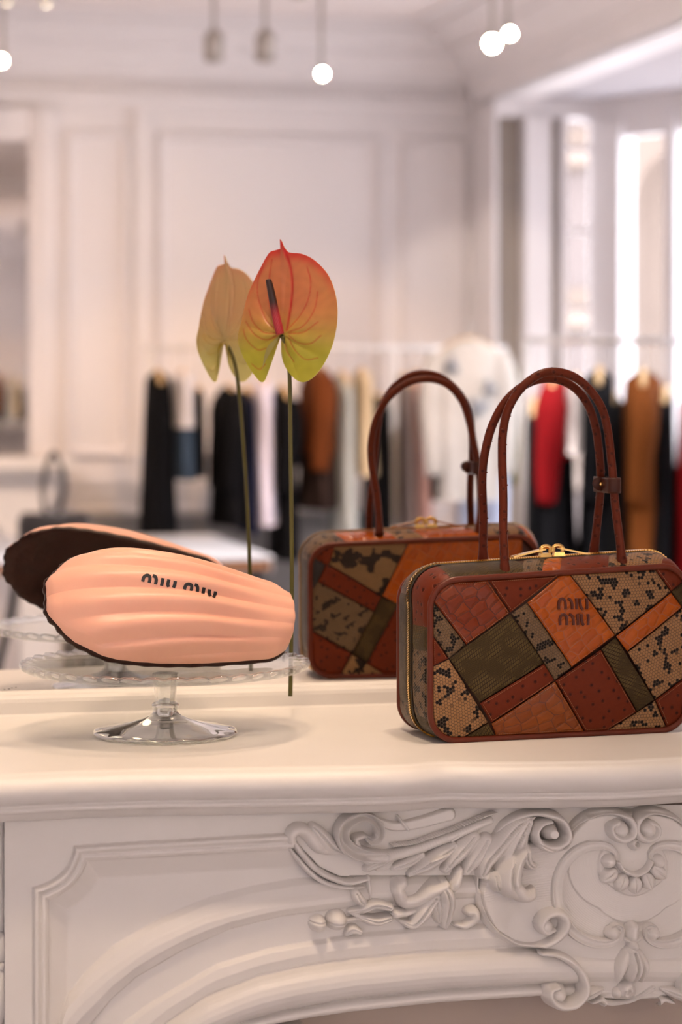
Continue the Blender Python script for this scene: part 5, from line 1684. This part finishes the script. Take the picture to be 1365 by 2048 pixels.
# ================================================================== display table, its black legs, a small dark handbag
tz = 0.79
tf = PT(548, 1112, (MZ + H - tz) / ((1112 - HORZ) / FPX)); tb_ = PT(548, 1066, (MZ + H - tz) / ((1066 - HORZ) / FPX))
M['table_top'] = mat('table_top_white', (0.50, 0.49, 0.50), 0.35)
M['walnut'] = mat('table_edge_wood', (0.20, 0.085, 0.035), 0.45, vary=(10, 0.2))
tx1 = tf[0]; tx0 = PT(352, 1112, (MZ + H - tz) / ((1112 - HORZ) / FPX))[0]; ty1 = tf[1]; ty0 = tb_[1]
tab = thing('display_table', ((tx0 + tx1) / 2, (ty0 + ty1) / 2, 0), 'pale topped display table with wooden edge in front of the black clothes', 'table')
MB().box((tx0, ty0, tz - 0.015), (tx1, ty1, tz), 0.004).build('table_top', M['table_top'], tab, False)
MB().box((tx0 + 0.01, ty0 + 0.01, tz - 0.055), (tx1 - 0.01, ty1 - 0.01, tz - 0.015), 0.004).build('apron', M['walnut'], tab, False)
xleg = PT(60, 1278, 8.6)[0]
for xx0, s in ((tx1 - 0.06, 1), (tx0 + 0.06, -1)):
    for yy in (ty0 + 0.15, ty1 - 0.15):
        C = catmull([(xx0 + 0.02 * s, yy, tz - 0.05), (xx0, yy, tz - 0.20), (xx0 - 0.06 * s, yy, 0.32), (xx0 - 0.075 * s, yy, 0.0)], 8)
        obj('leg', *tube(C, 0.017, 8), M['black_metal'], tab)
lx1 = PT(205, 1112, 9.3)[0]; lx0 = PT(-60, 1112, 9.3)[0]
tab2 = thing('display_table', ((lx0 + lx1) / 2, (ty0 + ty1) / 2, 0), 'display table with curved black legs under the small dark handbag', 'table')
MB().box((lx0, ty0, tz - 0.015), (lx1, ty1, tz), 0.004).build('table_top', M['table_top'], tab2, False)
MB().box((lx0 + 0.01, ty0 + 0.01, tz - 0.055), (lx1 - 0.01, ty1 - 0.01, tz - 0.015), 0.004).build('apron', M['walnut'], tab2, False)
for xx0, s in ((xleg, 1), (lx1 - 0.06, -1)):
    for yy in (ty0 + 0.15, ty1 - 0.15):
        C = catmull([(xx0 + 0.02 * s, yy, tz - 0.05), (xx0, yy, tz - 0.20), (xx0 - 0.06 * s, yy, 0.32), (xx0 - 0.075 * s, yy, 0.0)], 8)
        obj('leg', *tube(C, 0.017, 8), M['black_metal'], tab2)
bq = PT(108, 1062, 9.9)
hb = thing('small_handbag', (bq[0], bq[1], tz), 'small dark top-handle handbag on the display table', 'handbag')
M['dark_bag'] = mat('dark_bag_leather', (0.020, 0.014, 0.012), 0.35)
MB().box((bq[0] - 0.145, bq[1] - 0.05, tz), (bq[0] + 0.145, bq[1] + 0.05, tz + 0.13), 0.02).build('body', M['dark_bag'], hb)
MB().box((bq[0] - 0.135, bq[1] - 0.056, tz + 0.07), (bq[0] + 0.135, bq[1] + 0.056, tz + 0.14), 0.012).build('flap', M['dark_bag'], hb)
M['strap'] = mat('grey_strap', (0.10, 0.085, 0.075), 0.5)
for dy in (-0.03, 0.03):
    C = catmull([(bq[0] - 0.035, bq[1] + dy, tz + 0.13), (bq[0] - 0.045, bq[1] + dy, tz + 0.26), (bq[0], bq[1] + dy, tz + 0.385), (bq[0] + 0.045, bq[1] + dy, tz + 0.26), (bq[0] + 0.02, bq[1] + dy, tz + 0.13)], 8)
    obj('handle', *tube(C, 0.009, 8), M['strap'], hb)

# low grey cabinet along the far wall
M['cab'] = mat('cabinet_grey', (0.17, 0.165, 0.165), 0.3, vary=(4, 0.08))
ca, cb_ = PV(168, 1030, 8.7)[0], PV(860, 1030, 8.7)[0]
cab = thing('low_cabinet', ((ca + cb_) / 2, -8.84, 0), 'long low grey cabinet along the far wall behind the clothes rail', 'cabinet')
MB().box((ca, -8.97, 0.0), (cb_, -8.70, 0.80), 0.004).build('body', M['cab'], cab, False)
MB().box((ca - 0.01, -8.975, 0.80), (cb_ + 0.01, -8.69, 0.825), 0.004).build('top', M['cab'], cab, False)
for k in range(4):
    xa = ca + (cb_ - ca) * k / 4
    d_ = MB().box((xa + 0.01, -8.70, 0.05), (xa + (cb_ - ca) / 4 - 0.01, -8.685, 0.78), 0.003).build('door', M['cab'], cab, False)
    MB().box((xa + 0.05, -8.685, 0.55), (xa + 0.062, -8.672, 0.70), 0.002).build('handle', M['steel'], d_, False)

# ================================================================== clothes rails
cloth_cache = {}
def cloth(color, rough=0.85, name='cloth'):
    k = tuple(color)
    if k not in cloth_cache:
        cloth_cache[k] = mat(name, color, rough, bump=(120, 0.3, 0.002), vary=(6, 0.25), spec=0.1)
    return cloth_cache[k]
def hanger(c, ang, zt_, half, label, group, m=None, rail_z=None):
    """wooden hanger under a rail; c = (x, y), ang = direction of its arms"""
    d = np.array([math.cos(ang), math.sin(ang), 0]); c3 = np.array([c[0], c[1], zt_])
    t = thing('clothes_hanger', tuple(c3), label, 'hanger', group)
    arms = catmull([c3 - d * half + [0, 0, -0.055], c3 - d * half * .5 + [0, 0, -0.018], c3, c3 + d * half * .5 + [0, 0, -0.018], c3 + d * half + [0, 0, -0.055]], 5)
    obj('arm', *tube(arms, np.interp(np.linspace(0, 1, len(arms)), [0, .5, 1], [.012, .017, .012]), 8), m or M['wood'], t)
    rz_ = rail_z
    hk = [c3 + [0, 0, 0.01], c3 + [0, 0, rz_ - zt_ - 0.02]]
    hk += [c3 + d * 0.018 * math.sin(a) * 1.0 + [0, 0, rz_ - zt_ + 0.002 - 0.018 * math.cos(a) + 0.0] for a in np.linspace(0.3, 4.4, 9)]
    obj('hook', *tube(catmull(hk, 3), 0.0028, 6), M['steel'], t)
    return t
def garment(name, c, ang, z_top, z_bot, half_sh, half_hem, th_top, th_hem, color, label, cat, group, sleeves=True, sl_len=0.55, lower=None, split=None, hang_half=None, hang_label=None, rail_z=1.62, folds=5, patch_=None):
    """a piece of clothing on a hanger: shoulders along ang"""
    d = np.array([math.cos(ang), math.sin(ang), 0]); e = np.array([-d[1], d[0], 0]); c3 = np.array([c[0], c[1], 0])
    t = thing(name, (c[0], c[1], z_bot), label, cat, group)
    mt = cloth(color)
    Lg = z_top - z_bot
    def section(f0, f1, half0, half1, material, pname, nz=26, na=40):
        V = []
        for i in range(nz + 1):
            f = f0 + (f1 - f0) * i / nz
            z = z_top - Lg * f
            if f < 0.10: hw = half_sh * (0.22 + 0.78 * (f / 0.10) ** 0.7)
            else: hw = half_sh + (half_hem - half_sh) * (f - 0.10) / 0.90
            th = th_top + (th_hem - th_top) * f
            if f < 0.04: th *= 0.35 + 0.65 * f / 0.04
            for k in range(na):
                a = 2 * PI * k / na
                fo = 1 + (0.10 + 0.14 * f) * math.sin(folds * a + 1.3 * hash((round(c[0], 2), k // 9)) % 3) * min(1, f * 4)
                ca, sa = math.cos(a), math.sin(a)
                p = c3 + d * hw * np.sign(ca) * abs(ca) ** 0.8 * (1 + 0.04 * math.sin(7 * f + k)) + e * th * fo * np.sign(sa) * abs(sa) ** 0.75
                V.append((p[0], p[1], z))
        F = gridfaces(nz + 1, na, True)
        F.append(list(range(na))); F.append([nz * na + k for k in range(na)][::-1])
        return obj(pname, V, F, material, t)
    if lower is not None:
        section(0, split, 0, 0, mt, 'bodice'); section(split, 1.0, 0, 0, cloth(lower), 'skirt')
    else:
        section(0, 1.0, 0, 0, mt, 'body')
    if sleeves:
        for s in (-1, 1):
            sh = c3 + d * s * half_sh * 0.93 + [0, 0, z_top - Lg * 0.085]
            C = catmull([sh, sh + d * s * 0.035 + [0, 0, -sl_len * .35], sh + d * s * 0.03 + e * 0.015 + [0, 0, -sl_len * .7], sh + d * s * 0.02 + e * 0.02 + [0, 0, -sl_len]], 6)
            obj('sleeve', *tube(C, np.interp(np.linspace(0, 1, len(C)), [0, .15, .6, 1], [.045, .062, .052, .045]), 10), mt, t)
    if patch_:
        pm = cloth(patch_)
        for (a, f, r) in ((-0.09, .16, .030), (0.03, .42, .036), (0.08, .30, .026)):
            q = c3 + d * a + e * (th_top + (th_hem - th_top) * f + 0.012) * 1.05 + [0, 0, z_top - Lg * f]
            V = []; n = 14
            for dd in (-0.03, 0.004):
                for k in range(n):
                    th_ = 2 * PI * k / n; rr = r * (1 + .45 * math.sin(3 * th_ + a * 30) + .2 * math.sin(5 * th_))
                    V.append(q + d * rr * math.cos(th_) + [0, 0, rr * math.sin(th_)] + e * dd)
            F = gridfaces(2, n, True); F.append(list(range(n, 2 * n)))
            obj('printed_patch', V, F, pm, t)
    hanger(c, ang, z_top - 0.005, hang_half or half_sh * 0.9, hang_label or ('hanger holding the ' + label), 'clothes hangers', rail_z=rail_z)
    return t
def rail(name, a, b, z, label, mtl, posts):
    a = np.array(a, float); b = np.array(b, float)
    t = thing(name, ((a[0]+b[0])/2, (a[1]+b[1])/2, 0), label, 'clothes rail', 'clothes rails')
    V, F = tube([(a[0], a[1], z), (b[0], b[1], z)], 0.013, 10)
    obj('bar', V, F, mtl, t)
    for p in posts:
        q = a + (b - a) * p
        V, F = tube([(q[0], q[1], 0.02), (q[0], q[1], z)], 0.018, 10); obj('post', V, F, mtl, t)
        mbp = MB(); mbp.box((q[0] - 0.03, q[1] - 0.25, 0), (q[0] + 0.03, q[1] + 0.25, 0.025), 0.005); mbp.build('foot', mtl, t, False)
    return t
# left rail, along the far wall
TL = 11.0
ra = PT(296, 695, TL); rb = PT(800, 695, TL)
yr = -8.25
RZL = 1.62
def rx(px):                                  # x on the left rail for a picture column
    return PV(px, 800, -yr)[0]
def rz(row, px=600):
    return PV(px, row, -yr)[2]
rail('clothes_rail', (rx(286), yr), (rx(1012), yr), RZL, 'white clothes rail along the far wall', M['white_metal'], (0.02, 0.685, 0.98))
mpp = 10.9 / FPX                              # metres per picture pixel at the rail
left = [  # px0, px1, row_top, row_bot, colour, name, label, category, sleeves, lower
 (288, 344, 742, 1112, (0.003, 0.003, 0.004), 'long_dress', 'long flared black dress at the left end of the clothes rail', 'dress', False, None),
 (346, 384, 742, 955, (0.62, 0.60, 0.62), 'outfit', 'white blouse over dark blue jeans, second on the left rail', 'outfit', False, (0.035, 0.055, 0.085)),
 (388, 404, 775, 950, (0.003, 0.003, 0.004), 'top', 'narrow black top beside the white blouse and jeans', 'top', False, None),
 (432, 482, 772, 1045, (0.003, 0.003, 0.004), 'coat', 'black coat left of the long lavender white dress', 'coat', True, None),
 (482, 503, 775, 1060, (0.014, 0.018, 0.045), 'jacket', 'navy jacket between the black coat and the lavender white dress', 'jacket', False, None),
 (503, 546, 755, 1045, (0.60, 0.58, 0.70), 'long_dress', 'long lavender white dress in the middle of the left rail', 'dress', False, None),
 (548, 584, 772, 1115, (0.003, 0.003, 0.004), 'coat', 'charcoal long coat right of the lavender white dress', 'coat', True, None),
 (610, 662, 732, 1015, (0.105, 0.028, 0.007), 'suede_coat', 'rust brown suede coat on the left rail', 'coat', True, (0.020, 0.012, 0.010)),
 (666, 702, 745, 1085, (0.42, 0.45, 0.44), 'long_shirt', 'pale grey green long shirt right of the rust coat', 'shirt', False, None),
 (706, 742, 738, 950, (0.60, 0.48, 0.32), 'blouse', 'cream blouse between the grey green shirt and a black skirt', 'blouse', False, None),
 (742, 772, 790, 1070, (0.003, 0.003, 0.004), 'skirt', 'black skirt beside the white post of the rail', 'skirt', False, None),
 (797, 816, 750, 1060, (0.30, 0.25, 0.25), 'knit_dress', 'mauve grey knit right of the white rail post', 'dress', False, None),
 (814, 848, 745, 1050, (0.66, 0.40, 0.34), 'long_dress', 'dusty pink long dress on the left rail', 'dress', False, None),
 (848, 864, 770, 1000, (0.003, 0.003, 0.004), 'top', 'narrow black top right of the dusty pink dress', 'top', False, None),
]
for (a, b, r0, r1, col_, nm, lab, cat_, slv, low) in left:
    xc_ = rx((a + b) / 2); hw = (b - a) / 2 * mpp
    zt_ = rz(r0); zb_ = rz(r1)
    garment(nm, (xc_, yr), PI / 2 + 0.06 + rng.uniform(-.05, .05), zt_, zb_, 0.20, 0.25, hw * 0.85, hw * (1.35 if slv else 1.2), col_, lab, cat_, 'clothes on the left rail',
            slv, 0.42, low, 0.52 if nm == 'outfit' else 0.62, 0.17, 'hanger of the ' + lab.split(' on the')[0].split(' at the')[0].split(' in the')[0], RZL)
# printed jacket facing out at the end of the rail, pale jeans under it, olive coat behind
jc = PV(938, 800, 7.75)
garment('denim_jacket', (jc[0], -7.75), 0.12, PV(938, 678, 7.75)[2], PV(938, 1000, 7.75)[2], 0.145, 0.135, 0.07, 0.085, (0.50, 0.475, 0.44), 'white printed denim jacket facing out at the end of the left rail', 'jacket', 'clothes on the left rail',
        True, 0.55, None, None, 0.13, 'hanger of the white printed denim jacket', PV(938, 655, 7.75)[2], patch_=(0.24, 0.25, 0.27))
garment('jeans', (jc[0] + 0.10, -7.86), 0.12, PV(975, 900, 7.86)[2], PV(975, 1150, 7.86)[2], 0.115, 0.12, 0.05, 0.06, (0.42, 0.47, 0.60), 'pale blue jeans hanging below the white printed jacket', 'jeans', 'clothes on the left rail',
        False, 0.4, None, None, 0.10, 'hanger of the pale blue jeans', PV(938, 870, 7.86)[2] )
oc_ = PV(1004, 800, 8.05)
garment('coat', (oc_[0], -8.05), PI / 2, PV(1004, 722, 8.05)[2], PV(1004, 965, 8.05)[2], 0.20, 0.2, 0.035, 0.04, (0.09, 0.075, 0.02), 'olive green coat between the printed jacket and the window', 'coat', 'clothes on the left rail', True, 0.4, None, None, 0.17, 'hanger of the olive green coat', RZL)
# right rail, in front of the window
yq = -6.1
def qx(px): return PV(px, 800, -yq)[0]
def qz(row): return PV(1200, row, -yq)[2]
RZR = qz(681)
rail('clothes_rail', (qx(1042), yq), (qx(1480), yq), RZR, 'dark steel clothes rail in front of the bay window', M['steel'], (0.02, 0.98))
mq = 9.1 / FPX
right = [
 (1072, 1138, 748, 1120, (0.19, 0.004, 0.006), 'dress', 'red top and black skirt at the left end of the window rail', 'dress', True, (0.003, 0.003, 0.004)),
 (1128, 1166, 752, 905, (0.58, 0.52, 0.49), 'blouse', 'off white blouse between the red top and a black coat', 'blouse', False, None),
 (1158, 1226, 738, 1200, (0.003, 0.003, 0.004), 'coat', 'black coat left of the tan brown coat on the window rail', 'coat', True, None),
 (1232, 1322, 742, 1200, (0.13, 0.038, 0.007), 'coat', 'tan brown long coat on the window rail', 'coat', True, None),
 (1312, 1346, 775, 1180, (0.003, 0.003, 0.004), 'dress', 'black dress between the tan brown coat and a red dress', 'dress', False, None),
 (1050, 1084, 800, 1200, (0.003, 0.003, 0.0035), 'trousers', 'black trousers left of the red top on the window rail', 'trousers', False, None),
 (1196, 1246, 790, 1200, (0.0035, 0.003, 0.003), 'long_dress', 'long black dress hanging left of the tan brown coat', 'dress', False, None),
 (1290, 1330, 800, 1200, (0.005, 0.0035, 0.003), 'cardigan', 'dark brown cardigan right behind the tan brown coat', 'cardigan', False, None),
 (1345, 1420, 790, 1200, (0.26, 0.004, 0.006), 'dress', 'bright red dress at the right end of the window rail', 'dress', False, None),
]
for (a, b, r0, r1, col_, nm, lab, cat_, slv, low) in right:
    xc_ = qx(a + (b - a) * 0.62); hw = (b - a) / 2 * mq
    garment(nm, (xc_, yq), PI / 2 + 0.36 + rng.uniform(-.05, .05), qz(r0), qz(r1), 0.20, 0.26, hw * 0.85, hw * 1.15, col_, lab, cat_, 'clothes on the window rail',
            slv, 0.42, low, 0.45, 0.18, 'hanger of the ' + lab.split(' on the')[0].split(' at the')[0].split(' in the')[0], RZR)
